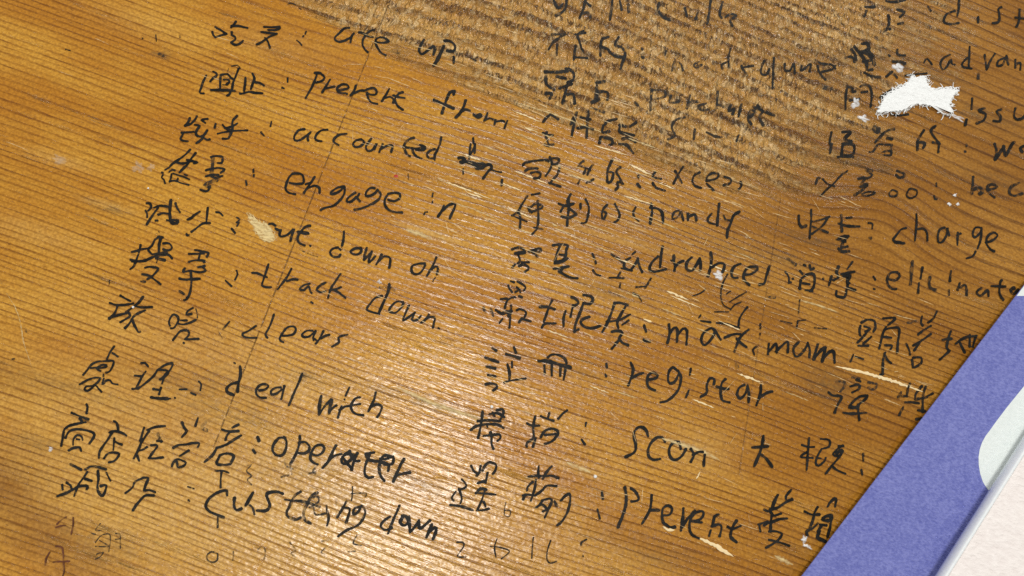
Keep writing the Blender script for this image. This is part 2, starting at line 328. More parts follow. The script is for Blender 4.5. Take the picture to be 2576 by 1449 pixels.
# ---------------------------------------------------------------- ink
HANDWRITING = """
@line reading ate up with its two Chinese characters
=chinese_characters
00 28 1: 2135,320 2145,350 2165,375; 2165,375 2210,360 2280,340; 2165,270 2215,300 2280,340; 2375,215 2350,250 2325,275; 2325,262 2400,262 2490,280; 2335,320 2330,350 2365,370 2365,400 2325,425; 2325,430 2360,450 2410,440 2445,410
01 26 1: 80,270 150,272 240,270; 240,280 200,300 120,300; 50,320 130,330 210,338; 210,338 130,370 60,420 5,445; 90,380 115,410 130,445 140,480
=colon
01 20 1: 505,315 495,340; 478,360 472,370; 410,405 435,425 460,455
=english_word
01 28 1: 940,280 890,285 840,330 795,375 800,405 840,420 900,405 950,375 985,335; 985,335 960,370 950,425; 1035,325 1080,335 1130,365 1175,375; 1190,300 1150,310 1110,345 1075,400 1075,460 1100,500 1125,525; 1205,420 1270,430 1335,415 1290,380 1240,375 1205,400 1205,440 1235,500 1270,540 1305,555
=english_word
01 32 1: 1690,400 1655,460 1640,510 1665,545 1710,520 1780,465; 1780,465 1800,490 1785,550; 1895,410 1940,410 1990,440 2005,480 1985,515 1920,510; 1990,570 1990,630
01 42 1: 1890,465 1860,530 1825,600 1790,655
=stray_mark
01 18 0.9: 2165,585 2215,610
=stray_mark
01 16 0.8: 320,40 350,30 400,45
=stray_mark
01 16 0.8: 430,80 455,95
=stray_mark
01 40 0.35: 1380,510 1440,530 1500,560
@line reading prevent from with its two Chinese characters
=chinese_characters
00 28 1: 2075,760 2045,820 2025,880 2010,920 2020,938 2050,940; 2145,720 2175,735 2180,760 2140,790 2115,820; 2400,690 2375,760 2345,830 2335,905; 2220,750 2215,830 2215,890; 2230,750 2290,745 2320,780 2340,790; 2250,800 2290,800 2310,820 2280,850; 2320,920 2310,945 2285,962
00 14 0.9: 2330,665 2390,655 2420,690; 2300,690 2290,715; 2240,850 2280,855
00 36 1: 2125,905 2230,905 2360,912
00 30 1: 2470,780 2465,850 2455,915; 2415,942 2450,940 2500,925 2576,935 2640,938; 2540,740 2560,790 2540,850 2525,895; 2556,820 2580,830 2616,835 2656,860
=colon
01 24 1: 318,785 318,825; 262,880 280,890
=english_word
01 28 1: 590,735 600,730 650,735 665,755; 610,760 590,810 560,880 530,930 500,985; 600,740 650,740 690,780 660,815 600,830; 745,800 720,840 690,890 665,930; 700,890 740,880 790,870; 830,910 880,900 935,880 910,850 860,850 820,880 820,920 860,935 900,935 915,945; 1005,860 985,915 950,955; 950,960 1000,930 1050,910 1090,912; 1090,912 1140,890 1190,885 1215,920 1200,950 1150,950 1120,935; 1115,930 1130,990 1160,1030 1220,1045; 1340,895 1310,950 1265,1020; 1300,985 1350,975 1385,1000 1380,1035; 1480,925 1440,940 1400,990 1410,1040 1440,1080 1480,1105; 1380,960 1430,975 1495,985
=english_word
01 36 1: 1995,915 1950,930 1930,970 1900,1050 1870,1140; 1995,915 1990,950; 1790,1005 1850,1030 1920,1060 1990,1090; 2110,1010 2090,1070 2060,1130 2010,1180; 2060,1120 2110,1100 2150,1110; 2190,1150 2230,1180 2265,1165 2255,1150 2215,1165
01 26 1: 2330,1135 2310,1190 2295,1215; 2300,1210 2350,1190 2385,1200; 2410,1205 2400,1250; 2410,1225 2470,1215 2500,1225; 2530,1215 2510,1260 2500,1290
@line reading accounted for with its two Chinese characters
=chinese_characters
00 30 1: 1910,1185 1895,1230 1860,1265; 1860,1265 1920,1245 1960,1205 1980,1170; 2090,1195 2050,1200 2030,1210; 2040,1215 2065,1235; 1960,1255 2010,1265 1985,1300 1970,1340 1985,1370; 1980,1360 2010,1375 2050,1360 2085,1310; 2050,1360 2030,1400 1975,1440; 2030,1370 2080,1405 2110,1400
00 26 1: 1825,1335 1880,1330 1950,1325; 1830,1330 1840,1350 1815,1395 1840,1415 1890,1420; 2170,1245 2160,1285; 2240,1255 2270,1290 2320,1310; 2390,1240 2340,1270 2260,1290; 2190,1345 2280,1325 2380,1315 2490,1312
00 32 1: 2385,1165 2340,1220 2340,1290 2310,1370 2290,1395 2240,1395
=colon
01 24 1: 155,1225 145,1270; 50,1330 80,1365
=english_word
01 28 1: 490,1300 430,1310 385,1370 390,1410 440,1410 500,1370 550,1330; 550,1330 520,1370 525,1415; 720,1305 660,1310 610,1350 595,1395 620,1415 660,1420; 910,1345 840,1355 790,1390 780,1425 830,1458; 1060,1400 1000,1415 975,1450 1000,1478 1050,1470 1090,1430 1060,1400; 1160,1395 1125,1440 1105,1475 1120,1515 1160,1515 1200,1470 1215,1440 1195,1500; 1275,1449 1255,1494 1240,1529; 1250,1499 1310,1469 1360,1459 1375,1474 1360,1529
01 30 0.95: 1590,1385 1540,1400 1500,1440 1490,1480 1520,1555 1550,1570; 1480,1479 1560,1489 1630,1494 1700,1479; 1575,1489 1580,1529 1610,1569 1665,1594; 1610,1509 1690,1509 1700,1479 1650,1459; 1865,1380 1850,1449 1825,1509 1800,1559 1800,1609; 1800,1499 1745,1519 1720,1554 1740,1589 1790,1594
=english_word
11 26 1: 2160,0 2150,80 2145,150; 2205,0 2200,90; 2185,-60 2190,-10 2205,0; 2205,0 2190,50 2150,110
11 46 1: 2040,140 2080,140 2100,175 2060,180; 2090,170 2160,190 2230,215; 2230,205 2280,195 2300,215 2260,240 2220,235
11 34 1: 2300,215 2360,205 2370,240 2340,270 2310,310 2285,345; 2475,360 2470,415
11 24 1: 2370,260 2420,275 2470,285; 2085,250 2085,300
=stray_mark
11 18 0.6: 1530,300 1535,360
@line reading engage in with its two Chinese characters
=chinese_characters
10 28 1: 1915,55 1860,110 1800,155 1740,195 1710,225; 1970,90 1920,150 1890,200 1840,250 1805,285; 1780,185 1850,195 1920,170; 1880,160 1930,170 1990,185 1950,195
10 22 1: 1700,235 1660,260; 1625,285 1640,290; 1640,310 1625,335 1650,360 1660,395; 1700,280 1730,260 1760,265; 1725,300 1720,340 1705,380; 1740,295 1800,315 1850,330 1905,355; 1855,305 1880,315; 1705,375 1760,370 1830,395 1900,412; 1790,345 1780,375
10 26 1: 2120,130 2180,120 2240,130 2235,160; 2240,160 2230,190 2190,190; 2070,265 2120,250 2200,240 2260,255 2220,290; 2070,325 2130,310 2200,310; 2130,320 2160,340 2240,320; 2100,430 2100,460 2070,475 2015,460
10 46 0.75: 2140,130 2140,180 2135,250 2130,320; 2180,360 2110,385 2060,410 2110,430
=colon
10 26 1: 2550,255 2550,280; 2553,310 2553,325; 2475,370 2482,410
=english_word
11 30 1: 340,390 400,400 470,395 480,360 465,310 420,295 365,300; 365,300 330,340 300,420 300,460 330,490 395,505; 590,330 545,400 510,450 480,495; 500,405 560,385; 530,440 590,420 635,440 640,490; 890,430 830,435 770,470 750,500 790,500 840,475 880,440; 890,430 890,490 850,560 780,620 700,640 650,665; 1000,490 950,520 915,560 920,580 965,575 1010,530; 1040,500 1020,540 1045,575; 1195,445 1150,440 1110,480 1105,520 1150,520 1200,490 1220,460; 1220,460 1255,500 1230,560 1150,610 1050,650 990,660; 1330,560 1390,575 1445,545 1445,500 1390,490 1330,500; 1330,500 1295,560 1300,620 1340,665 1400,685 1470,688
=english_word
11 22 1: 1780,495 1775,530; 1775,575 1775,590; 1700,690 1690,710; 1700,685 1725,685; 2345,775 2352,776
11 32 1: 1890,620 1870,670 1830,730; 1880,670 1930,620 1990,600 2005,620 1975,690 1950,750
@line reading cut down on, its first letter scraped away
=chinese_characters
10 28 1: 1475,595 1510,600 1520,640 1490,670; 1465,670 1480,700 1480,735; 1550,640 1610,620 1690,630; 1590,640 1540,710 1500,770 1475,810; 1590,710 1640,695 1690,700; 1565,770 1585,770; 1680,765 1700,770; 1765,595 1780,640 1810,685; 2010,680 1960,710 1920,745 1885,760; 2090,640 2085,700 2075,790; 2115,795 2040,800 1960,860 1925,885; 1885,920 1875,905; 1885,920 1900,915; 2175,685 2210,690 2240,720
10 38 1: 1720,565 1710,650 1710,730 1725,790 1780,795 1790,770 1740,765
=colon
10 26 1: 2385,740 2410,760 2380,790; 2405,790 2385,825; 2330,850 2365,895
=english_word
11 30 1: 130,805 160,800 195,820; 195,850 225,865 240,870; 250,865 235,905 250,930 310,915 375,860; 385,860 360,920 345,975; 545,820 500,830 450,880 420,940 430,990 490,1020; 543,1023 547,1026
11 40 1: 420,885 460,890 525,900
=english_word
11 30 1: 885,880 880,960 865,1030; 840,1055 850,1065; 825,1040 770,1055 745,1090 770,1130 830,1135 850,1110; 1060,1050 1000,1050 950,1080 970,1105 1020,1110 1060,1080 1055,1045; 1115,1045 1095,1110 1085,1165; 1085,1165 1130,1120 1165,1080; 1165,1085 1140,1150 1135,1195 1200,1130; 1265,1110 1240,1160 1210,1210; 1240,1170 1290,1130 1350,1150 1340,1245
=english_word
11 28 1: 1700,1200 1630,1205 1570,1230 1570,1290 1610,1310 1660,1290 1700,1220 1690,1200; 1815,1140 1780,1220 1720,1325; 1770,1260 1810,1230 1830,1250 1820,1310
=stray_mark
11 16 0.9: 1805,1345 1790,1360 1780,1385
=stray_mark
11 14 0.6: 440,1065 500,1090 560,1115 620,1135
@line reading track down with its two Chinese characters
=chinese_characters
10 28 1: 1415,1015 1400,1080 1370,1170 1345,1230 1310,1260; 1325,1085 1380,1075 1420,1060 1490,1050; 1600,935 1560,960 1530,1020 1490,1060 1530,1110; 1590,930 1640,940; 1640,1000 1700,1000 1730,1040 1700,1070 1640,1060; 1530,1110 1600,1100 1680,1090; 1460,1245 1500,1235 1590,1250 1560,1300 1530,1330; 1430,1310 1500,1325 1550,1360 1615,1410; 1530,1330 1480,1360; 1420,1380 1460,1385
10 36 1: 1315,1165 1360,1175; 1620,940 1600,1020 1600,1090; 1330,1180 1450,1175 1560,1130 1680,1110 1730,1150; 1570,1150 1660,1170
10 16 0.9: 1575,1195 1590,1140; 1595,880 1605,890
10 28 1: 1960,1065 2020,1075 2100,1095; 2100,1100 2080,1135; 1900,1105 1970,1105 2050,1100; 2020,1080 2000,1150; 1900,1185 1960,1170 2060,1175 2050,1190; 2060,1225 1990,1240; 1860,1250 1840,1285 1920,1275 2000,1290 2070,1275 2040,1240; 1920,1290 1925,1380 1920,1449 1910,1499 1880,1559 1850,1569; 1805,1479 1850,1509; 1878,1545 1882,1549
10 34 1: 1805,1355 1880,1365 2010,1355
=colon
10 26 1: 2380,1275 2390,1310 2365,1365; 2270,1375 2330,1430
=english_word
11 28 1: 125,1210 100,1290 70,1380 60,1420 100,1440 150,1440; -40,1295 10,1300 60,1320 110,1340; 355,1255 310,1340 250,1420 220,1460; 310,1380 370,1360 420,1365; 540,1405 480,1420 440,1460 480,1470 530,1430 545,1480 560,1500; 700,1395 650,1420 610,1465 650,1490 700,1480; 850,1305 800,1380 760,1440 740,1490 725,1550; 740,1470 800,1460 855,1440; 790,1470 840,1500 900,1548; 555,1590 570,1600
=english_word
21 34 1: 1340,-40 1340,0 1320,60 1280,150 1240,240 1240,260
21 28 1: 1270,80 1200,100 1140,170 1115,215 1160,240 1240,260; 1480,140 1410,140 1350,200 1345,235 1400,250 1460,200 1485,150; 1540,175 1510,240 1480,325 1540,290 1600,245; 1600,245 1570,320 1620,320 1660,280; 1740,265 1700,320 1660,350; 1690,330 1750,290 1800,300 1790,350 1780,400; 1836,403 1844,408
21 36 0.6: 1250,-5 1340,-5 1390,20
@line reading clears with its two Chinese characters
=chinese_characters
20 30 1: 1210,75 1260,105 1310,130; 1105,150 1170,170 1250,170 1340,155; 1180,180 1170,220 1140,270 1095,310; 1440,85 1400,140 1340,190 1270,240; 1370,185 1440,195 1530,190; 1095,300 1180,275 1280,250; 1290,240 1310,280 1270,310 1210,345; 1460,225 1400,250 1340,290 1300,360 1255,405; 1330,310 1350,370 1390,440 1410,440
20 28 1: 1710,380 1700,340 1720,290 1750,265 1790,290 1790,340 1750,400 1720,405; 1800,360 1850,365 1920,345 1970,320; 1820,325 1880,325; 1940,200 1890,230 1875,265 1930,260; 1740,525 1780,470 1820,430 1890,430 1900,470 1860,515; 1860,515 1920,515 2000,510; 1846,550 1850,554
20 16 0.9: 1970,210 1985,260 1985,300
=colon
20 22 0.9: 2310,335 2280,370 2240,415
20 12 0.5: 2190,380 2200,440 2240,510
=english_word
20 26 1: 2576,380 2500,430 2440,460 2450,485 2500,500 2580,500
21 28 1: 180,265 160,330 130,400 95,470 115,500; 250,480 310,480 380,460 400,410 370,385 310,400 270,450 240,500 245,530 275,545; 570,430 510,430 465,465 475,490 530,490 580,450 590,440; 600,430 575,500 580,525; 680,430 650,490 620,540 600,560; 650,510 700,480 740,470; 590,510 620,540; 920,470 870,480 830,500 835,545 800,570 765,590
@line reading deal with, with its two Chinese characters
=chinese_characters
20 26 1: 1150,585 1110,640 1075,715; 1130,655 1160,670 1185,690; 835,875 880,820 920,770 980,740 1060,735 1140,735 1130,790 1100,840 1065,850; 910,805 960,800 1000,805 1060,795 1070,775 1020,775 970,810 1010,835; 1040,870 1040,885; 800,970 870,930 940,905 1005,905 980,950 930,985; 940,985 870,990 850,1020 880,1035 920,1010 960,980 990,1010 1020,1045; 1045,910 1030,970 1070,930 1110,930 1130,960 1185,970
20 28 1: 1420,755 1460,755 1490,790; 1465,840 1430,890 1400,950 1370,1010; 1355,880 1430,890; 1330,1015 1390,1015; 1390,1010 1460,960 1540,890 1580,830; 1580,830 1650,780 1735,755 1720,810 1690,850; 1600,820 1680,830; 1650,900 1630,960; 1540,1015 1600,1025 1620,1010; 1620,1000 1600,1070
20 38 1: 1690,850 1640,900 1610,920; 1520,1100 1590,1110 1690,1115
=colon
20 24 1: 1805,1020 1880,1020; 1920,1055 1970,1075; 2000,940 2025,970 2015,1030; 1707,1112 1713,1112; 1757,1105 1763,1106; 2355,752 2365,758
=english_word
20 36 1: 2415,790 2420,860 2400,960 2390,1045; 2390,950 2320,970 2280,1010 2290,1050 2350,1075
21 30 1: 30,1030 90,1020 125,985 80,965 30,985 0,1030 5,1070 40,1100 100,1105; 250,1000 190,1005 150,1040 160,1070 210,1060 260,1020; 285,985 270,1050 255,1115; 465,860 430,950 380,1060 330,1180
=english_word
21 42 1: 655,1090 640,1170 635,1270; 760,1130 745,1190 735,1260
21 32 1: 640,1260 700,1180 760,1120; 735,1250 780,1200 810,1180; 860,1190 840,1250 825,1305; 840,1230 890,1195 960,1185; 1045,1100 1000,1110 960,1170 960,1220 1000,1265 1080,1280; 1205,1050 1185,1130 1130,1240; 1150,1200 1210,1170 1265,1190 1250,1250 1220,1300
21 24 1: 940,1000 900,1085; 888,1119 892,1122; 930,1185 1000,1175 1050,1165
@line reading operater with its five Chinese characters
=chinese_characters
30 32 1: 870,-279 880,-249 870,-189; 720,-194 800,-159 890,-129; 800,-139 830,-99; 640,0 630,60 615,140; 860,-100 780,-84 700,-64 650,-29 640,0; 660,60 690,0 760,-28 850,-20 940,10 945,50 900,115; 690,185 740,160 800,155 815,190
30 24 1: 735,130 740,70 780,30 820,45 830,80; 770,70 800,75; 1150,60 1145,120 1140,180
30 30 1: 1145,-109 1175,-90 1190,-20; 1100,5 1160,-10 1240,15 1270,35; 1130,0 1080,80 1030,150 1000,200 995,260; 1145,90 1190,115 1225,125; 1045,265 1080,220 1140,205 1195,220 1180,260 1140,295 1095,305
30 30 1: 1500,-10 1470,30 1430,95; 1450,-45 1435,0 1420,60 1410,90; 1430,70 1400,160 1370,220 1345,265; 1390,190 1430,180 1480,150; 1380,240 1400,290; 1480,-20 1560,-50 1660,-60; 1520,135 1560,130 1585,140 1550,190 1530,215 1500,260; 1495,262 1560,265 1640,255; 1580,90 1630,95
30 44 0.8: 1590,20 1600,60 1620,95
30 38 0.95: 1830,-95 1850,-50 1880,-10
30 42 0.55: 2070,-100 2030,-50 2080,-15
30 30 1: 1990,-140 1965,-60; 1870,5 1830,50; 1740,160 1800,130 1870,125 1950,110 2005,115 1990,150; 1900,185 1850,215 1810,240; 1730,345 1740,310 1780,275 1830,285 1870,310 1840,345 1790,350 1780,300
30 34 1: 2400,-75 2340,-45; 2235,-25 2310,-5 2400,-10; 2310,0 2280,40 2270,80; 2425,35 2350,80 2270,130 2180,160; 2180,160 2140,230 2060,300; 2205,250 2180,320 2250,330 2310,325; 2210,235 2280,215 2350,240 2320,320
=colon
31 38 1: 15,50 30,90; -30,180 -10,210
=english_word
31 33 1: 290,60 230,60 180,120 165,180 200,230 260,235 300,170 305,90 280,50; 440,40 440,100 410,200 370,280 345,320; 430,110 490,100 535,140 530,190 480,215 420,210; 550,210 600,235 660,215 685,160 660,130 600,140 560,200 545,270 580,310 620,325; 740,270 800,235 860,220; 870,250 930,330 970,370; 900,220 1010,230; 1190,205 1110,220; 1150,205 1130,260 1100,340 1095,420 1130,460 1180,450; 1250,270 1320,270 1380,250 1370,320 1290,330
31 38 1: 805,135 770,200 730,290 670,360; 940,200 880,240 860,290 880,320 940,290 1000,230; 940,190 960,250 1000,290 1040,290; 1020,210 990,280 960,380; 1100,220 1140,280 1230,295; 1380,250 1300,235 1260,270 1240,350 1250,430 1290,490; 1250,300 1330,330 1330,390; 1490,270 1450,340 1410,430 1380,500; 1410,440 1470,420 1550,405
@faded grey marks under the word operater
=faint_marks
30 28 0.9: 2170,390 2240,390 2300,410; 2230,390 2220,480 2220,560
30 20 0.65: 2490,340 2530,330 2480,390 2530,440 2490,480 2530,530
31 24 0.5: 290,280 300,340 370,370; 250,455 330,430; 340,320 360,420; 600,350 570,400 600,420; 530,420 600,400
31 18 0.85: 970,550 970,620 960,690; 960,620 1040,615 1110,620 1100,650
@line reading custting down with its two Chinese characters
=chinese_characters
30 34 1: 710,325 760,350 815,380; 860,375 900,350 960,345 1065,375; 855,470 920,490; 575,645 650,620 730,580 800,545 880,545 870,575; 670,510 710,540 720,580; 985,390 990,470 980,560 1000,620 1035,640 1070,540 1010,545
30 26 1: 880,400 840,460 790,530 745,645; 1070,410 1110,490; 625,530 630,580; 1435,465 1360,500 1330,560 1260,615
30 32 1: 1435,460 1490,465 1470,520 1450,580; 1450,590 1500,585 1560,605; 1550,640 1460,640 1400,700 1360,750 1335,790
=colon
30 24 0.9: 1890,550 1950,570; 1895,685 1905,695
=english_word
30 36 1: 2285,635 2280,590 2230,595 2150,630 2090,690 2070,750 2110,800 2180,830 2250,860; 2360,660 2355,740 2380,785 2430,770; 2545,610 2500,690 2470,740
30 26 0.8: 2190,860 2190,960; 2490,720 2540,760 2560,830
31 38 1: 270,620 200,600 110,620 120,680 140,740 100,790 10,790
31 36 0.85: 450,600 390,640 350,720 310,800 320,850 400,880 450,860; 620,610 560,640 520,720 480,800 490,880 550,920; 350,690 480,700 640,750
31 26 0.8: 290,680 370,690 460,690; 560,660 620,650 630,700 540,760; 580,760 600,830 700,820
31 32 0.95: 710,740 715,790 730,870 715,940; 910,700 870,770 815,860; 870,760 940,770 930,840 905,915; 1050,750 990,770 980,830 1030,800 1060,740; 1060,740 1100,800 1060,900 1000,950 910,990 825,1050
31 30 0.5: 805,680 805,740
=english_word
31 32 1: 1445,740 1410,820 1370,910 1330,1020; 1350,850 1280,900 1255,950 1300,985 1370,965
31 38 1: 1480,850 1450,910 1490,940 1530,910 1510,850 1470,845; 1540,850 1545,930 1550,1010; 1640,890 1650,970 1750,890; 1770,930 1715,1060; 1740,1010 1800,960 1815,990 1780,1080
31 30 1: 1550,1010 1600,950 1640,890
@two faint brown letters A and a thin Chinese character in the corner
=faint_letter
30 20 0.85 b: 665,855 610,890 570,930; 560,960 640,940 700,965; 735,860 735,940 715,1030
=faint_letter
30 22 0.85 b: 560,1150 620,1160 635,1220 640,1320 645,1400 630,1449; 500,1210 465,1270 455,1340; 530,1310 600,1305 700,1300
=chinese_characters
30 15 0.75: 1010,920 960,990 1020,990; 960,1110 1020,1040 1100,1030 1110,1100 1095,1200; 1000,1090 1090,1150 960,1150; 1160,1020 1205,1030 1210,1090 1210,1170; 1160,1080 1200,1075; 970,1230 1040,1210 1000,1260 960,1280; 920,1020 960,1030
@row of thin faint numbers along the near edge
=faint_number
30 20 0.8: 2190,1225 2130,1205 2085,1240 2090,1290 2140,1310 2185,1290 2190,1225
=faint_number
30 18 0.8: 2345,1200 2350,1240 2340,1290
=faint_number
31 18 0.6: 20,1180 60,1150 95,1200 80,1280
=faint_number
31 18 0.6: 340,1110 400,1190 350,1220 400,1260
=faint_number
31 18 0.6: 700,1160 655,1210 690,1230; 660,1100 730,1090
=faint_number
31 20 0.8: 1015,1040 980,1120 1060,1140; 930,1205 1000,1200
=faint_number
31 20 0.8: 2020,1110 2080,1110 2090,1150 2030,1250 2110,1255
=faint_number
31 18 0.9: 2425,1075 2400,1160 2415,1260; 2360,1150 2450,1160 2550,1200 2470,1275
=faint_number
32 17 0.95: 215,1060 205,1160 200,1270
=faint_number
32 17 0.95: 390,1090 355,1200 355,1290 390,1320 450,1300
32 24 0.9: 750,1080 700,1110 695,1140; 712,1248 718,1252
=faint_letter
31 14 0.8: 2515,710 2500,780 2500,840; 2500,790 2560,790 2550,850 2500,840
@worn line cut off at the far edge, two upright letters at its end
=chinese_characters
02 32 0.8: 420,0 440,50 470,80 510,40; 550,0 540,80 490,130 440,155; 740,0 720,80 680,180; 740,20 790,60; 1010,0 1000,100 985,200; 1085,10 1105,100
02 36 0.55: 700,130 760,130 790,180; 1165,0 1175,120
=english_word
02 36 0.7: 1480,30 1470,90 1510,160 1590,200; 1740,80 1760,160; 1870,130 1850,190
02 32 0.9: 2000,0 1980,150 1965,235; 2120,20 2090,130 2110,180; 2150,170 2200,140 2260,160 2200,200 2220,260
@worn smeared line reading inadequate with three Chinese characters
=chinese_characters
02 30 0.85: 530,345 460,390 410,430 370,495; 400,345 470,345 530,345; 455,450 450,550; 640,460 630,530 620,600; 620,575 690,580 760,585; 720,310 660,350 680,420 700,490; 640,345 740,330; 700,490 720,520
02 33 0.9: 910,380 890,460 890,560; 970,370 910,390; 890,470 960,490 1000,540 1060,570 1140,570; 1075,370 1040,450 1110,480 1140,550 1110,630 1095,690
=colon
02 32 0.7: 1305,570 1325,580; 1305,485 1315,495
=english_word
02 24 0.65: 1550,510 1540,555; 1640,590 1610,710; 1650,620 1700,640 1720,710; 1880,620 1830,650 1850,680 1910,650; 1490,690 1500,720
02 28 0.75: 2200,490 2180,580 2180,680; 2180,620 2110,650 2120,690; 2310,680 2430,660; 2310,660 2330,710 2360,740; 2540,610 2510,680 2510,740 2560,750 2590,690
03 28 0.8: 60,580 55,700 45,890; 170,640 170,700 220,710 260,640 270,740; 340,660 330,710 380,680 430,640 420,720; 480,600 540,640 640,650 680,690; 500,660 520,730 580,800; 540,720 640,700 680,660
@worn smeared line reading purchase with two blotted Chinese characters
=chinese_characters
02 38 0.9: 330,720 430,725 560,715; 540,690 610,720 620,800 560,830; 450,770 540,790; 560,850 540,920 510,1040; 560,950 620,950 630,1040; 340,770 350,850 420,900; 340,940 400,940 380,990; 480,890 600,840
02 38 0.85: 860,820 850,900 840,990; 850,830 930,820; 870,920 960,930 960,1000; 800,1030 880,1000; 870,940 870,1000
=colon
02 30 0.6: 1240,1030 1270,1060; 810,1085 930,1130
=english_word
02 32 0.6: 1410,900 1400,980 1390,1110; 1400,910 1520,910 1540,970 1420,1000; 1600,960 1590,1030 1680,1020 1690,980; 1790,960 1760,1090; 1770,1030 1870,1020; 1950,1040 1870,1070 1920,1110 1980,1100; 2070,920 2060,1090; 2060,1050 2130,1070
02 34 0.75: 2200,1060 2180,1120 2240,1090 2220,1150; 2310,1050 2280,1170; 2390,1180 2450,1130 2400,1110 2380,1200 2410,1250; 2470,1060 2520,1120 2490,1180 2530,1260; 2440,1080 2560,1130 2640,1160
@worn smeared line reading sum with three Chinese characters
=chinese_characters
02 33 0.95: 385,1150 340,1190 315,1225; 385,1150 430,1175 465,1200; 310,1340 370,1360 410,1360; 350,1330 340,1380; 620,1180 590,1250; 650,1130 625,1240 600,1370; 770,1120 760,1220 750,1385; 690,1180 790,1200; 660,1290 740,1280 815,1300
02 36 0.85: 1050,1195 960,1220 940,1250; 920,1260 910,1330 980,1320; 1250,1230 1180,1270 1080,1260; 1080,1290 1090,1330 1230,1360; 890,1380 880,1440; 900,1375 1000,1400 1010,1440; 1110,1400 1170,1390 1240,1430
12 34 0.85: 980,10 1040,0; 1080,0 1160,10 1180,40 1220,90; 330,5 370,15 420,5; 350,-60 370,15
=english_word
02 30 0.65: 1740,1180 1660,1200 1620,1240 1610,1290 1640,1360 1570,1400; 1840,1300 1830,1400; 1960,1330 2040,1370 2110,1380; 2280,1360 2260,1420
@line reading excess with three Chinese characters
=chinese_characters
12 30 0.95: 110,215 130,190 220,170 340,160 370,175; 130,270 180,245 260,245; 190,290 250,280 290,300 270,340 220,345; 380,130 400,180 390,240 340,320; 380,140 470,150 450,200 400,200; 480,230 460,300 400,370 380,400; 370,390 430,410 490,430
12 30 0.85: 720,170 680,200 665,230; 680,220 740,240 790,265; 815,210 780,250 760,310; 740,260 720,300; 680,365 665,395; 750,390 820,355
12 32 0.95: 1010,155 980,220 960,280 960,380; 960,280 1020,290 1000,370 970,390; 1090,230 1050,280 1080,330 1110,400; 1120,400 1060,380 1070,430 1040,460
=colon
12 32 1: 1270,320 1274,335; 1260,400 1290,435
=english_word
12 30 0.95: 1440,285 1415,330 1500,350; 1415,390 1450,440 1540,470; 1720,230 1670,310 1625,400; 1640,270 1670,320 1710,390; 1890,285 1840,310 1815,370 1840,420 1905,440; 1960,370 2050,350 2080,310 2030,290 1970,320 1955,370; 1960,400 2030,465; 2140,330 2200,350 2200,390 2130,415; 2300,380 2310,420 2280,455
@line reading handy with three Chinese characters
=chinese_characters
12 30 0.95: 155,520 110,590 60,680 0,720; 60,680 85,740 80,840; 200,510 280,495; 180,640 240,600 310,630 260,660 180,680 165,640; 260,570 265,680 265,780 250,850 205,905; 160,640 200,690
12 22 0.9: 0,720 150,780; 220,840 310,855
12 34 1: 590,505 560,570 575,620; 470,600 540,620 620,600; 570,560 570,660 560,740 555,820; 520,620 490,680; 570,640 640,700 650,710; 500,730 580,740 640,710
12 28 1: 690,600 690,650; 740,555 775,640 760,740 740,790 700,795; 960,610 920,650 905,700 910,750; 930,680 950,700 925,755; 1035,600 1070,670 1085,720 1060,770 1030,785
=colon
12 26 0.95: 1245,635 1220,690 1235,740 1275,775
=english_word
12 34 1: 1400,600 1410,680 1400,740 1390,805; 1390,640 1460,650 1510,690 1520,795; 1770,700 1770,765; 1780,730 1840,710 1855,770; 2085,600 2075,700 2065,820; 2290,680 2230,720 2200,800 2170,870 2165,940
12 28 0.95: 1680,670 1630,690 1615,750 1660,740 1690,700 1700,680 1725,770; 2010,700 1970,750 1985,790 2060,810; 2130,720 2150,760 2210,770
@line reading advances with two Chinese characters
=chinese_characters
12 33 0.95: 0,1060 60,1040 120,1060 130,1095 60,1100; 30,1100 120,1085; 170,1080 230,1060 290,1050 280,1085 200,1080; 210,1090 260,1130; 60,1110 80,1170 60,1200; 100,1190 170,1190; 70,1230 120,1210 170,1250 130,1285; 5,1240 30,1210
12 32 1: 410,1020 480,1010 560,1020 550,1060; 480,1030 450,1110 430,1200; 545,1050 540,1130 500,1170 430,1180; 480,1110 540,1120; 430,1200 490,1190 560,1150; 420,1255 500,1245 570,1230; 510,1250 480,1290; 470,1280 540,1320 600,1345 660,1350
=colon
12 30 1: 810,1105 830,1150; 840,1180 845,1200; 815,1270 845,1310 890,1325
=english_word
12 33 1: 1190,1145 1140,1180 1130,1240 1190,1265 1240,1210 1260,1170; 1265,1150 1280,1220 1310,1290; 1515,1030 1500,1130 1490,1240; 1470,1130 1410,1190 1385,1260 1430,1285 1550,1260; 1630,1120 1630,1190 1650,1230; 1640,1230 1690,1190 1725,1175; 1640,1220 1635,1275; 1810,1140 1760,1190 1760,1260 1810,1275 1860,1210 1890,1150; 1890,1150 1900,1210 1895,1270; 2010,1240 2080,1200 2140,1210 2120,1290; 2300,1205 2240,1230 2210,1290 2220,1340 2270,1345; 2330,1310 2400,1310 2470,1260 2450,1235 2380,1240 2340,1290 2335,1360 2390,1420; 2590,1230 2560,1330 2540,1400 2490,1415
12 38 0.95: 2000,1090 2005,1190 1990,1270 1970,1330
12 24 1: 1100,1250 1210,1275; 1240,1085 1210,1110; 1600,1170 1630,1180
12 30 0.75: 1000,1110 1080,1160 1110,1190
@thin scribbled Chinese characters beneath the word advances
=chinese_characters
12 24 0.95: 980,1345 1070,1345 1130,1350; 1090,1400 1085,1440; 1400,1350 1370,1400 1340,1449; 1250,1440 1350,1430; 2170,1310 2130,1380 2110,1449; 1090,1290 1060,1345
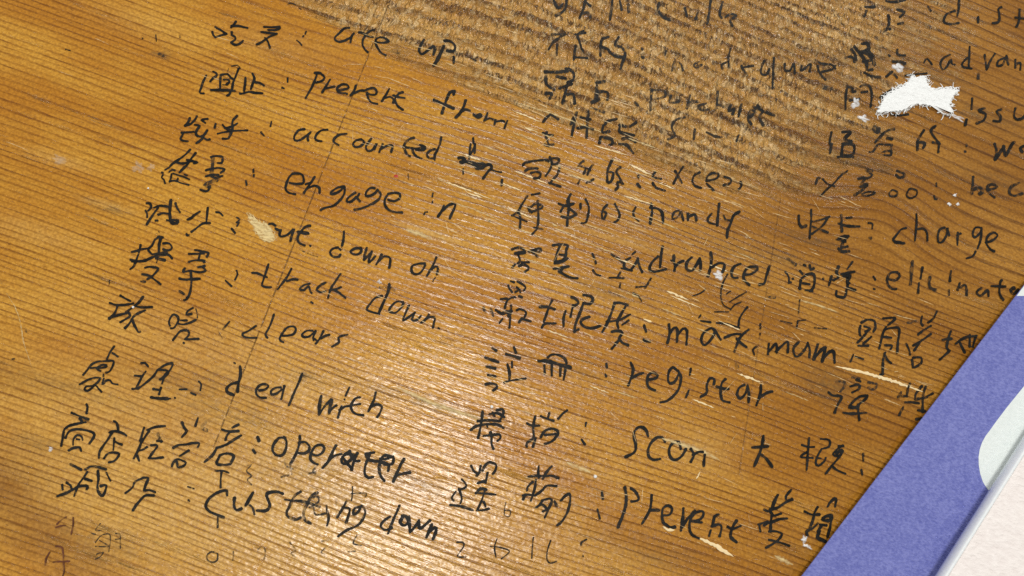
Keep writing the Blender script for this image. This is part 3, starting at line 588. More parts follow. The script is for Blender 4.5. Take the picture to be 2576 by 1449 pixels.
22 18 0.9: 2105,0 2105,100 2130,170 2200,210; 2360,40 2270,90 2190,140; 2310,140 2240,170 2200,220; 2040,240 2120,240 2180,240; 2200,30 2160,60; 1950,10 1900,50 1820,80; 1880,300 1900,270
22 26 1: 1900,330 2000,345; 2060,350 2150,360 2290,400; 2280,380 2290,310 2330,240 2370,190
22 22 0.9: 1220,50 1270,80 1305,130
22 40 0.4: 980,30 1080,70
23 19 0.9: 300,330 290,400; 300,330 380,320; 470,400 590,410; 130,330 240,355; 320,120 310,250
23 32 0.6: 0,90 70,95
@line reading maximum with four Chinese characters
=chinese_characters
21 28 1: 2538,-29 2548,3 2577,42; 2563,-69 2598,-58; 2630,-65 2680,-40 2713,-4 2695,24; 2623,-8 2652,17 2659,42; 2609,40 2630,31; 2463,110 2527,106; 2609,92 2573,96 2530,124 2513,163 2505,203; 2645,81 2677,92; 2623,224 2652,210 2688,221 2720,246 2702,292; 2676,300 2646,345; 2676,310 2766,335; 2450,350 2480,310; 2560,290 2550,400
21 40 0.9: 2416,224 2473,256 2509,246 2573,231; 2566,178 2563,231 2545,285
21 34 0.6: 2288,196 2309,249; 2359,213 2388,278
22 30 1: 405,125 380,170; 365,210 340,280 320,340; 300,400 330,360 440,355; 540,230 520,300 520,385; 615,170 590,290; 640,430 670,415
22 36 1: 280,190 350,190 430,215; 600,90 640,110 670,150 620,180; 720,70 790,80 815,120 780,160 720,150; 715,160 680,260 640,360 630,440; 780,290 720,310 690,340 720,385 800,405 890,380
22 35 1: 1030,150 1090,150 1165,170; 1030,160 1000,250 960,350 910,440; 1140,190 1100,260 1060,340 1070,400; 1005,440 1060,430 1110,450 1080,500; 1080,510 1110,550 1170,575; 1080,520 1040,570 1005,610
22 26 1: 950,340 1080,320 1190,265; 1110,370 1175,325; 1040,550 1090,520
=colon
22 30 1: 1330,375 1350,440; 1325,515 1340,530 1390,540
=english_word
22 33 1: 1580,365 1585,460 1565,555; 1590,460 1630,400 1665,420 1660,540; 1670,470 1720,410 1760,430 1755,570; 2000,405 1930,450 1905,530 1940,575 2000,520 2040,440 2010,405; 2030,410 2070,470 2100,520; 2140,500 2230,465 2300,465; 2380,420 2310,480 2270,550 2240,640; 2260,510 2310,560 2360,595
22 26 0.9: 2500,360 2495,380; 2498,400 2500,404; 2493,460 2496,464; 2460,590 2425,620 2440,670
23 30 1: 10,560 0,665; 10,640 80,560 90,650; 80,640 130,590 200,540 200,650; 310,545 260,600 265,670 300,690 370,620 400,560; 400,550 420,620 415,700
23 38 1: 500,570 480,640 460,720; 470,700 540,620 580,600; 580,600 560,680 545,740; 550,720 610,650 660,640 670,750
23 25 1: 860,670 830,740; 880,690 960,715
@line reading registar with two Chinese characters
=chinese_characters
21 34 1: 2380,605 2420,630; 2305,700 2440,745; 2320,790 2410,810; 2335,875 2410,890; 2310,970 2350,960 2420,975 2420,1005 2385,1030; 2516,665 2576,680 2656,705; 2596,595 2616,650; 2530,770 2550,850 2550,930
21 26 1: 2576,740 2576,800; 2496,950 2576,930 2716,910
22 32 1: 360,700 400,670 470,675 530,710 550,760; 325,780 330,860; 400,770 400,880; 490,790 485,885; 540,800 530,870 520,920
22 44 1: 270,735 350,735 450,760 590,800
=colon
22 30 1: 950,760 955,800; 940,870 950,890
=english_word
22 33 1: 1195,750 1220,820 1200,900 1170,980; 1200,910 1260,875 1320,855; 1370,920 1440,910 1465,880 1420,850 1370,880 1360,950 1380,1000 1440,1030; 1660,830 1620,800 1580,840 1570,920 1590,960 1640,940 1680,860; 1670,830 1700,900 1680,1010 1620,1090 1550,1140 1495,1150; 2030,970 2035,920 1990,910 1960,980 1960,1050 1900,1095; 2150,915 2110,960 2100,1060 2120,1130 2190,1150; 2060,990 2120,1010 2180,1015; 2340,975 2290,1000 2265,1070 2300,1110 2350,1060 2370,990; 2370,980 2385,1060 2380,1150; 2505,975 2500,1060 2460,1180; 2480,1120 2520,1080 2576,1050 2620,1040
22 26 1: 1800,810 1790,875; 1780,1030 1750,1100
22 44 0.6: 2255,765 2270,795
@line reading scan with two Chinese characters
=chinese_characters
21 33 1: 2280,1240 2270,1330 2250,1449 2235,1510; 2420,1230 2480,1220 2490,1260 2460,1320; 2350,1270 2430,1260 2500,1300; 2230,1340 2330,1330 2460,1340; 2160,1430 2220,1390 2330,1370 2430,1375 2490,1410; 2360,1449 2370,1509 2370,1569 2390,1619; 2290,1489 2370,1479 2450,1474 2460,1509 2430,1539
21 26 1: 2400,1290 2380,1250; 2320,1370 2330,1400
22 31 1: 235,1290 215,1380 215,1449 215,1509 150,1559 150,1599; 150,1360 200,1385 275,1385; 290,1290 340,1310 420,1335; 375,1260 365,1300; 555,1230 510,1265 465,1315; 240,1509 210,1600
32 34 1: 290,50 330,-10 400,-35 460,-10 460,30 430,60; 330,30 440,20; 430,70 390,100 330,120
=colon
22 28 1: 745,1355 740,1390; 700,1524 735,1574
=english_word
32 35 1: 1370,40 1340,-30 1280,-50 1230,0 1230,60 1245,120 1240,190 1190,230 1140,250; 1540,100 1510,55 1450,60 1400,110 1370,180 1380,250 1430,280 1490,270; 1680,100 1620,110 1580,180 1600,260 1650,280 1710,240 1750,170; 1690,120 1700,170; 1800,170 1830,230 1800,300; 1820,230 1880,200 1920,200; 1940,230 1930,340
@line reading Prevent with two Chinese characters
=chinese_characters
31 34 1: 2165,340 2190,390 2230,420; 2260,340 2250,400 2220,440; 2280,390 2310,330 2360,305 2415,330 2410,380 2385,420; 2330,410 2310,510; 2210,620 2260,570 2320,580; 2230,515 2310,490; 1955,735 2050,745 2180,785
31 27 1: 2210,610 2310,620 2410,630; 2300,600 2270,690 2230,780; 2290,700 2310,750; 2220,790 2290,785 2345,770; 2070,475 2110,520 2110,555 2050,580; 2040,570 2060,620 2070,680 2055,720; 2010,600 1970,660 1990,690
32 31 1: 270,345 265,400 270,460; 400,345 350,400 310,470; 165,450 240,440 330,445 400,440 470,465; 240,480 230,560 190,690; 210,500 160,550 150,590; 110,640 160,630 230,640; 230,640 300,590 350,540 450,545; 130,640 110,680; 300,690 380,670 400,700 360,790 330,860; 270,740 310,690; 240,760 300,730 350,770; 310,800 350,780; 490,690 540,640 580,620 585,700 560,800 510,890 455,940
32 40 0.9: 430,700 450,740
=colon
32 30 1: 905,600 915,675; 860,780 885,870
=english_word
32 38 1: 1135,555 1150,640 1145,740 1110,850 1065,960; 1550,930 1590,960 1640,955; 1725,770 1720,860 1700,990; 2260,890 2220,960 2200,1050 2260,1110
32 33 1: 1195,565 1240,600 1275,660 1260,690 1200,700; 1405,635 1400,720 1380,800 1310,920; 1390,790 1430,785 1480,790; 1520,840 1590,830 1610,770 1570,740 1520,770 1510,850 1530,920 1600,960; 1710,960 1770,870 1840,790; 1800,900 1870,890 1920,850 1920,800 1850,810 1800,870 1785,960 1810,1030 1880,1070; 1840,900 1910,910; 2080,830 2040,850 2020,940; 2010,950 2080,930 2110,960 2090,1050; 2000,990 1985,1045; 2170,955 2220,975 2300,945
@line reading dist, cut off by the right edge of the photo
=chinese_characters
03 34 0.85: 1190,10 1260,20 1380,0; 980,70 1075,70; 990,110 970,165; 1210,150 1220,220 1200,290; 1175,295 1230,290; 1300,95 1370,120 1330,170; 1310,240 1360,230
=colon
03 26 0.9: 1610,65 1640,110
=english_word
03 29 0.9: 1925,-20 1920,80 1905,160; 1880,110 1800,140 1770,215 1830,240 1920,230; 2115,170 2115,225; 2350,70 2320,90 2330,150 2320,220 2260,230; 2530,95 2530,180 2520,230 2500,270; 2490,175 2600,190
@line reading advan with a blotted Chinese character, by the white scrap
=chinese_characters
03 42 0.75: 950,440 1000,440 1010,500 920,520; 840,500 880,560 870,620; 930,520 1000,540 1040,600 960,620; 990,640 1000,700 1050,700; 1000,500 1050,560 1070,650; 870,470 960,580 1000,660
03 30 0.9: 780,580 830,570 890,600; 970,730 1040,765 1130,775; 1300,500 1310,550 1380,555; 1215,555 1225,562; 1250,720 1190,770; 1270,750 1300,780
03 40 0.7: 1260,620 1330,620 1380,640
03 22 0.8: 1380,760 1460,750 1600,735
=colon
03 24 0.9: 1570,630 1600,590 1650,650
=english_word
03 28 0.9: 1830,550 1760,590 1735,650 1760,700 1800,670 1840,600 1850,640 1880,650; 2030,470 2025,560 2020,680; 2010,580 1960,630 1960,670 2050,690; 2180,550 2200,700; 2200,700 2240,610 2285,540; 2390,580 2320,610 2310,660 2360,650 2400,560; 2400,560 2420,650; 2490,600 2490,680; 2490,650 2540,630 2540,700
03 34 0.6: 2120,740 2115,790
@line reading issu, broken by the white scrap
=chinese_characters
03 30 0.9: 800,860 785,960 780,1100; 800,870 860,890 830,920 880,920; 930,870 980,850 1030,880 1045,960 1035,1070; 940,930 1000,920; 820,1010 890,1000 920,990
03 46 0.9: 1260,900 1190,950 1130,980
03 30 0.85: 1240,1150 1330,1160 1410,1150
03 90 0.6: 1080,1290 1100,1310
03 50 0.5: 560,880 640,890
=english_word
03 32 0.9: 2055,990 2050,1095; 2180,1090 2120,1110 2190,1150 2170,1210 2100,1240; 2350,1100 2300,1120 2340,1170 2330,1220 2270,1215; 2490,1090 2475,1160 2500,1200 2560,1190 2600,1140; 2000,1200 1985,1260
@line starting with three Chinese characters and a large w
=chinese_characters
03 32 0.85: 640,1330 620,1440 640,1449 625,1539; 1270,1300 1190,1320 1080,1430; 1200,1390 1250,1400
03 40 0.8: 750,1330 830,1330 770,1400 840,1420; 750,1449 860,1459 850,1559 740,1569; 750,1469 740,1559
13 28 0.85: 700,130 860,130; 1100,10 1060,70 1020,80; 1120,0 1250,10; 1150,80 1230,70 1240,110 1170,110; 1240,30 1240,110
03 33 0.95: 1570,1310 1510,1410 1505,1509; 1690,1265 1640,1320 1720,1440; 1500,1430 1580,1440 1560,1489; 1720,1469 1715,1529; 1660,1430 1730,1445
=colon
13 28 0.8: 2000,0 2000,20; 1980,75 1990,78
=english_word
13 38 0.9: 2280,0 2300,80 2285,160; 2290,150 2370,30; 2370,20 2390,120 2450,10 2480,-20; 2600,10 2540,40 2560,80
@line reading bec with two boxes beside its Chinese characters
=chinese_characters
13 24 0.95: 800,270 730,320 660,400 600,450 530,520; 550,350 600,400 670,425; 950,500 1010,480 1080,490 1010,520 950,515; 1255,460 1220,490 1230,525 1290,520 1300,480 1255,460; 1420,455 1395,510 1430,545 1490,520 1500,470 1450,450 1420,455
13 34 0.85: 480,400 500,350 520,340; 1050,270 990,260 1050,310 1000,345; 910,350 980,340 940,400 1000,400; 930,430 1000,420; 1000,410 940,470 870,515; 1300,270 1380,310 1320,340 1290,310
=colon
13 26 0.95: 1695,395 1695,425; 1670,520 1680,555 1700,550
=english_word
13 34 0.8: 2065,330 2060,420 2050,500; 2210,460 2270,450 2310,430 2260,405 2210,430 2220,490 2280,535; 2530,390 2450,430 2430,490 2470,520 2560,500
13 46 0.8: 2060,460 2130,440 2160,480 2130,500
@line reading charge with two Chinese characters
=chinese_characters
13 26 0.95: 435,660 435,760 425,860 420,950; 620,730 540,760 450,780; 600,745 550,820 440,905; 450,830 530,860 605,890
13 34 0.95: 310,720 315,800 345,835 385,820; 740,715 740,800 745,880; 790,745 840,740; 710,800 800,825 920,830; 700,960 760,930 810,925; 810,930 760,980 740,1040; 690,960 780,980; 710,1050 740,1080 820,1080; 740,1045 800,1030
=colon
13 24 0.95: 1010,795 1050,800 1050,850
13 36 0.8: 1022,945 1038,948
=english_word
13 28 1: 1390,845 1340,860 1290,920 1260,965 1300,990 1370,995; 1495,705 1495,800 1480,970; 1490,860 1560,850 1600,890 1605,970; 1780,840 1730,860 1710,930 1720,990 1760,980 1800,910 1810,850; 1800,850 1825,920; 1910,890 1905,1015; 1900,920 1940,900; 2150,845 2090,840 2060,900 2080,940 2130,900 2150,850; 2150,860 2140,960 2110,1050; 2090,1080 2060,1130 2000,1150; 2190,990 2260,970 2310,920 2270,890 2210,930 2200,1000 2240,1060 2280,1080
13 38 0.8: 1280,985 1370,1000
@line reading eliminate, its end meeting the purple notebook
=chinese_characters
13 34 1: 420,1220 430,1265 460,1250; 340,1350 400,1310 460,1310 470,1380 455,1449 420,1479; 330,1370 320,1460; 710,1230 690,1290 710,1340 660,1370; 640,1330 615,1420; 740,1310 870,1285; 760,1330 830,1325 800,1390 820,1400; 800,1330 800,1449; 690,1479 690,1529 770,1539 790,1469; 800,1449 880,1469
13 27 1: 175,1285 210,1340 210,1400; 228,1389 232,1391; 360,1215 380,1225; 320,1275 350,1310; 250,1355 255,1357; 553,1355 558,1357; 850,1185 800,1255; 350,1400 420,1410; 310,1449 330,1459; 380,1469 450,1479
13 38 0.7: 200,1155 280,1215
=colon
13 30 0.95: 1060,1335 1080,1365; 1066,1459 1074,1461
=english_word
13 32 0.9: 1210,1360 1280,1370 1325,1330 1300,1290 1230,1300 1200,1360 1210,1420 1250,1459 1290,1459; 1555,1240 1535,1355; 1520,1400 1510,1500; 1840,1280 1830,1380; 1820,1469 1820,1519; 1930,1400 1910,1469; 1940,1440 1990,1420 2000,1519; 2150,1449 2100,1489 2140,1529 2210,1469 2220,1529
13 40 0.8: 1455,1180 1445,1280 1435,1410; 1630,1340 1620,1400 1640,1449 1690,1469
23 29 0.95: 2355,-80 2340,-60 2330,50 2370,120; 2250,-20 2390,-15
23 42 0.9: 2480,0 2440,20 2470,60 2520,20
@line of three Chinese characters running under the purple notebook
=chinese_characters
23 30 1: 940,350 1000,320 1070,330 1080,400 1060,440; 930,380 920,440 930,480; 970,385 1030,410 980,440; 1000,440 950,500 900,550; 1040,490 960,560; 910,580 1010,580; 1160,305 1280,300 1250,340 1210,370; 1190,390 1160,450 1120,610; 1170,420 1250,400 1320,410 1310,530 1300,650; 1170,490 1240,500; 1180,575 1250,580 1230,620; 1180,650 1160,720 1155,870; 1170,660 1200,720 1240,755; 1130,870 1160,870
23 29 0.95: 1700,235 1660,310 1610,350; 1550,285 1540,350 1560,380; 1640,380 1560,430 1510,470; 1640,460 1560,520 1460,580; 1550,520 1470,630; 1390,560 1420,620 1430,670; 1460,700 1540,700 1540,760 1470,800; 1450,720 1460,800
23 32 0.5: 1400,350 1520,330
23 32 1: 1840,435 1815,510 1800,600 1830,630; 1760,520 1850,510; 1820,640 1730,720; 1890,560 1980,500 2100,480; 2090,490 2060,590; 1930,550 1980,650; 2030,470 2030,590
@line of two Chinese characters, the second half smudged by the notebook edge
=chinese_characters
23 32 0.65: 690,940 770,945 770,990 730,1040; 850,900 920,910; 1010,950 1100,970 1060,1020 1010,1000
23 32 1: 830,990 910,970 920,1010 850,1050; 930,940 890,920; 610,1050 650,1080 740,1095 700,1180 670,1255; 1000,1085 930,1090 860,1140 820,1200 880,1200 940,1150 990,1110 1000,1080; 840,1190 900,1210; 910,1170 910,1240 920,1330; 760,1255 850,1265 985,1255
23 31 0.85: 1430,960 1410,1010 1400,1070; 1550,985 1490,1060 1480,1110; 1590,990 1560,1080 1555,1250; 1320,1090 1400,1090; 1380,1150 1450,1150 1520,1160; 1600,1100 1480,1120; 1660,1060 1600,1090; 1360,1200 1320,1280; 1510,1230 1580,1240; 1490,1320 1550,1310; 1340,1050 1310,1100
@two neat Chinese characters and a colon, no English word after them
=chinese_characters
32 36 1: 2530,40 2520,120 2490,220 2440,340; 2420,155 2490,150 2576,145; 2510,230 2560,270 2620,350
33 28 1: 415,60 405,180 390,380; 340,130 400,150 465,150; 400,195 330,250 450,260; 530,70 600,75 625,100 610,150 540,170; 540,170 500,240 480,310 510,340 570,290 580,260; 490,260 530,265; 755,135 700,170 655,225 720,240 755,190; 710,140 760,140; 720,250 660,320 580,420; 640,340 700,385 780,420
33 40 1: 690,210 740,180
=colon
33 25 0.95: 960,215 960,290; 940,380 950,430
@last line of two heavy Chinese characters by the notebook corner
=chinese_characters
33 36 1: 100,635 70,690 40,780; 20,780 100,760 190,700 245,680; 20,800 60,840 130,820; 190,870 110,880 0,920 -40,940; 40,820 30,900 25,980
33 29 1: 235,580 180,650 200,700 240,670; 10,1000 80,1000 140,1025 120,1070; 10,1085 100,1105 215,1145; 110,1080 60,1120 -20,1165; -40,780 0,800; -96,930 0,900; -76,1000 -86,940
33 33 1: 500,755 470,810 450,900 420,960; 370,800 440,830 520,830; 400,1040 390,1000 460,960 500,920; 640,870 625,960 600,1055; 520,930 590,940; 540,940 500,1000; 600,750 640,690 685,670 675,750
33 44 1: 640,840 580,850 545,880 620,890 640,860; 520,1000 500,1060 580,1100
@stray specks and dashes of ink on the bare left side
=stray_mark
00 18 0.9: 660,495 705,508
=stray_mark
00 14 0.9: 1568,350 1572,415
=stray_mark
00 18 0.85: 1430,382 1436,386
=stray_mark
00 30 0.6: 1600,540 1650,565
=stray_mark
00 16 0.7: 1810,355 1808,375
=stray_mark
10 16 0.8: 1100,1370 1098,1410
=stray_mark
20 24 0.5: 255,420 265,440
=stray_mark
20 16 0.8: 120,715 145,712
=stray_mark
21 26 0.5: 480,880 500,900
"""
def ink_material(name, rgb):
    g = G(name); P = g.pos()
    n = g.noise(P, 900, 3, .6); n2 = g.noise(g.vm('MULTIPLY', P, (500, 2200, 1)), 1, 2, .6); n3 = g.noise(P, 260, 2)
    op = g.attr('op'); ed = g.attr('edge')
    v = g.ma('ADD', g.ma('MULTIPLY', ed, 1.0), g.ma('MULTIPLY', g.ma('SUBTRACT', n, .5), .7))
    body = g.ss(v, .02, .26)
    n4 = g.noise(g.vm('MULTIPLY', P, (1000, 420, 1)), 1, 2, .6)
    bare = g.ss(op, .985, .955)
    nn = g.t.nodes.new('ShaderNodeMix'); g.put(nn.inputs[0], bare); g.put(nn.inputs[2], n2); g.put(nn.inputs[3], n4)
    lack = g.ma('ADD', g.ma('MULTIPLY', nn.outputs[0], .7), g.ma('MULTIPLY', n3, .3))          # where the ink missed the wood
    thr = g.ma('SUBTRACT', g.ma('SUBTRACT', .60, g.ma('MULTIPLY', bare, .03)), g.ma('MULTIPLY', g.ma('SUBTRACT', 1.0, op), .20))
    keep = g.ss(g.ma('SUBTRACT', lack, thr), -.05, .06, 1, g.ma('MULTIPLY', op, .48))
    a = g.ma('MULTIPLY', g.ma('MULTIPLY', body, keep), g.ma('ADD', .24, g.ma('MULTIPLY', op, .74)))
    c = g.mix(g.ss(n3, .35, .65), rgb, tuple(x * 1.9 + .004 for x in rgb))
    c = g.mix(g.ss(op, .95, .55, 0, .5), c, (.05, .052, .05))
    return g.done(g.alpha(a, g.bsdf(c, .5, g.bump(g.ma('ADD', n, n2), .0001), .12)))
INK = ink_material('black_pen_ink', (.0075, .0073, .0063))
BROWN = ink_material('faded_brown_ink', (.075, .022, .010))

def smooth_line(pts):
    if len(pts) < 3: return pts
    out = []
    for i in range(len(pts) - 1):
        p0 = pts[max(i - 1, 0)]; p1 = pts[i]; p2 = pts[i + 1]; p3 = pts[min(i + 2, len(pts) - 1)]
        L = math.dist(p1, p2); n = max(2, int(L / 16))
        for k in range(n):
            t = k / n
            out.append(tuple(.5 * (2 * b + (c - a) * t + (2 * a - 5 * b + 4 * c - d) * t * t + (3 * b - a - 3 * c + d) * t ** 3)
                             for a, b, c, d in zip(p0, p1, p2, p3)))
    out.append(pts[-1]); return out

def ribbon(V, Fc, OP, ED, pts, w, op, z, rnd):
    if len(pts) == 2:
        n = max(3, int(math.dist(*pts) / 16)); a, b = pts
        pts = [(a[0] + (b[0] - a[0]) * k / n, a[1] + (b[1] - a[1]) * k / n) for k in range(n + 1)]
    else: pts = smooth_line(pts)
    # blunt round ends
    def ext(p, q, d):
        L = math.dist(p, q) or 1; return (p[0] + (p[0] - q[0]) / L * d, p[1] + (p[1] - q[1]) / L * d)
    pts = [ext(pts[0], pts[1], w * .42), ext(pts[0], pts[1], w * .2)] + list(pts) + [ext(pts[-1], pts[-2], w * .2), ext(pts[-1], pts[-2], w * .42)]
    n = len(pts); ph = rnd.random() * 6; am = .10 + .10 * rnd.random()
    b0 = len(V)
    for i, p in enumerate(pts):
        q, r = pts[max(i - 1, 0)], pts[min(i + 1, n - 1)]
        L = math.dist(q, r) or 1; nx, ny = -(r[1] - q[1]) / L, (r[0] - q[0]) / L
        ww = w * .5 * .98 * (1 + am * math.sin(i * .55 + ph) + .08 * rnd.uniform(-1, 1))
        if i in (0, n - 1): ww *= .40
        elif i in (1, n - 2): ww *= .85
        endv = 0.0 if i in (0, n - 1) else 1.0
        for sgn, e in ((-1, 0.0), (0, 1.0), (1, 0.0)):
            V.append(at(p[0] + nx * ww * sgn, p[1] + ny * ww * sgn, z + i * 3e-7 + (2e-7 if sgn == 0 else 0))); OP.append(op); ED.append(e * endv)
    for i in range(n - 1):
        a = b0 + i * 3
        Fc.append((a, a + 3, a + 4, a + 1)); Fc.append((a + 1, a + 4, a + 5, a + 2))

def write():
    rnd = random.Random(3); entry = None; word = None; buf = None; zi = 0
    def flush():
        nonlocal buf
        if buf and buf['V']:
            c = np.mean(buf['V'], 0)
            o = link(word, buf['V'], buf['F'], buf['m'], entry, attrs={'op': buf['O'], 'edge': buf['E']})
        buf = None
    for line in HANDWRITING.strip().splitlines():
        if line[0] == '@':
            flush(); entry = empty('handwritten_line'); entry.parent = desk; entry['label'] = line[1:]
        elif line[0] == '=':
            flush(); word = line[1:]; buf = dict(V=[], F=[], O=[], E=[], m=INK)
        else:
            head, body = line.split(':', 1); h = head.split()
            r, c = int(h[0][0]), int(h[0][1]); w = float(h[1]); op = float(h[2])
            if r == 0 and c >= 2: op = min(.95, op + .15)
            if len(h) > 3: buf['m'] = BROWN
            for st in body.split(';'):
                pts = [px(c, r, *map(float, q.split(','))) for q in st.split()]
                zi += 1
                ribbon(buf['V'], buf['F'], buf['O'], buf['E'], pts, w, op, .00003 + .000017 * (zi % 14), rnd)
    flush()
write()

# ---------------------------------------------------------------- marks that belong to the desk
def paint(name, rgb, rough=.4, nscale=700, bump=.0002, alpha=None, spec=.5):
    g = G(name); P = g.pos(); n = g.noise(P, nscale, 3, .6)
    c = g.mix(n, tuple(x * .82 for x in rgb), tuple(min(1, x * 1.12) for x in rgb))
    sh = g.bsdf(c, rough, g.bump(n, bump), spec)
    if alpha is not None:
        sh = g.alpha(g.ma('MULTIPLY', g.attr('edge'), g.ss(g.noise(g.vm('MULTIPLY', P, (500, 1500, 1)), 1, 3, .6), .30, .58, alpha * .25, alpha)), sh)
    return g.done(sh)
PALE_WOOD = paint('torn_wood_and_glints', lin(238, 214, 164), .6)
SCRAPE_AND_GLINT = paint('scraped_wood_and_glints', lin(226, 200, 140), .55, alpha=.95)
HAZE_GLUE = paint('dried_glue', (.90, .92, .92), .25, alpha=.9)
FAINT_GLUE = paint('thin_dried_glue', (.72, .68, .58), .3, alpha=.26)
WHITE = paint('white_crumb', (.85, .86, .85), .5)
RED = paint('red_ink', lin(176, 42, 22), .4)
def streak(name, pts, w, mat, z=.00010, jag=.45, seed=1, label=None):
    rnd = random.Random(seed); V, Fc, ED = [], [], []
    P2 = []
    for a, b in zip(pts[:-1], pts[1:]):
        n = max(2, int(math.dist(a, b) / 18))
        P2 += [(a[0] + (b[0] - a[0]) * k / n, a[1] + (b[1] - a[1]) * k / n) for k in range(n)]
    P2.append(pts[-1]); n = len(P2)
    for i, p in enumerate(P2):
        q, r = P2[max(i - 1, 0)], P2[min(i + 1, n - 1)]; L = math.dist(q, r)
        nx, ny = -(r[1] - q[1]) / L, (r[0] - q[0]) / L
        t = i / (n - 1); prof = min(1, 3.2 * t, 3.2 * (1 - t)) ** .6
        for s, e in ((-1, 0), (0, 1), (1, 0)):
            ww = w * .5 * (prof * (1 + jag * rnd.uniform(-1, 1)) + .06)
            V.append(at(p[0] + nx * ww * s, p[1] + ny * ww * s, z + (.00006 if s == 0 else 0))); ED.append(e * (1 if 0 < i < n - 1 else 0))
    for i in range(n - 1):
        a = i * 3; Fc += [(a, a + 3, a + 4, a + 1), (a + 1, a + 4, a + 5, a + 2)]
    o = link(name, V, Fc, mat, desk, attrs={'edge': ED})
    if label: o['label'] = label
    return o
def blob(name, cx, cy, rx, ry, ang, mat, h=.0003, seed=1, parent=None, jag=.3, z0=.00003, nseg=20):
    """low uneven dome on the desk; sizes in grid units"""
    rnd = random.Random(seed); ks = [(rnd.uniform(-1, 1), rnd.uniform(0, 6.3)) for _ in range(5)]
    V = [at(cx, cy, z0 + h)]; ED = [1.0]; Fc = []
    for ringi, (f, hh) in enumerate(((.55, .8), (.85, .4), (1.0, 0))):
        for i in range(nseg):
            t = i / nseg * 6.28318
            rr = 1 + jag * sum(a * math.sin((j + 2) * t + b) for j, (a, b) in enumerate(ks)) / 2
            u, v = rx * f * rr * math.cos(t), ry * f * rr * math.sin(t)
            V.append(at(cx + u * math.cos(ang) - v * math.sin(ang), cy + u * math.sin(ang) + v * math.cos(ang), z0 + h * hh)); ED.append((.9, .6, 0)[ringi])
    for i in range(nseg): Fc.append((0, 1 + (i + 1) % nseg, 1 + i))
    for k in range(2):
        for i in range(nseg):
            a, b = 1 + k * nseg + i, 1 + k * nseg + (i + 1) % nseg
            Fc.append((a, b, b + nseg, a + nseg))
    return link(name, V, Fc, mat, parent, True, {'edge': ED})
GA = math.radians(17)
streak('scratch', [px(2, 3, 1870, 1060), px(2, 3, 2060, 1150), px(2, 3, 2230, 1255)], 34, PALE_WOOD, seed=2, label='pale splintered scratch below the word Prevent')
streak('scratch', [px(2, 3, 1515, 950), px(2, 3, 1570, 985), px(2, 3, 1640, 985)], 26, PALE_WOOD, seed=3)
streak('scratch', [px(3, 2, 670, 785), px(3, 2, 1000, 860), px(3, 2, 1300, 950), px(3, 2, 1560, 1045)], 28, PALE_WOOD, seed=4, label='long pale scratch along the grain beside the notebook')
streak('scratch', [px(0, 2, 60, 40), px(0, 2, 145, 180), px(0, 2, 195, 300), px(0, 2, 240, 560), px(0, 2, 320, 800)], 13, SCRAPE_AND_GLINT, seed=5, jag=.9)
streak('scratch', [px(2, 3, 1895, 395), px(2, 3, 1875, 440), px(2, 3, 1850, 475)], 12, PALE_WOOD, seed=6)
streak('scratch', [px(3, 2, 280, 110), px(3, 2, 480, 165), px(3, 2, 720, 250)], 26, SCRAPE_AND_GLINT, seed=7)
streak('scratch', [px(1, 1, 1780, 960), px(1, 1, 1500, 850)], 60, SCRAPE_AND_GLINT, seed=8)
streak('scratch', [px(1, 2, 1400, 990), px(1, 2, 1800, 1170), px(1, 2, 2250, 1320)], 60, SCRAPE_AND_GLINT, seed=9)
streak('scratch', [px(2, 3, 1500, 60), px(2, 3, 1950, 210), px(2, 3, 2100, 290)], 60, SCRAPE_AND_GLINT, seed=10)
streak('scratch', [px(2, 3, 540, 300), px(2, 3, 800, 410)], 50, SCRAPE_AND_GLINT, seed=11)
streak('scratch', [px(3, 3, 60, 1240), px(3, 3, 260, 1340)], 60, SCRAPE_AND_GLINT, seed=12)
for i in range(46):            # fine scratches along the grain, glints painted pale, in the rubbed middle of the desk
    rnd = random.Random(100 + i)
    cx, cy = rnd.choice([px(2, 1, rnd.uniform(0, 2400), rnd.uniform(-250, 700)), px(1, 1, rnd.uniform(1500, 2576), rnd.uniform(0, 1000)), px(2, 2, rnd.uniform(0, 2400), rnd.uniform(0, 1300)), px(2, 1, rnd.uniform(0, 2500), rnd.uniform(700, 1449))])
    L = rnd.uniform(60, 330); a = GA + rnd.uniform(.02, .16)
    streak('scratch', [(cx, cy), (cx + L * math.cos(a), cy + L * math.sin(a))], rnd.uniform(9, 20), PALE_WOOD if rnd.random() < .35 else SCRAPE_AND_GLINT, seed=200 + i, jag=.8)
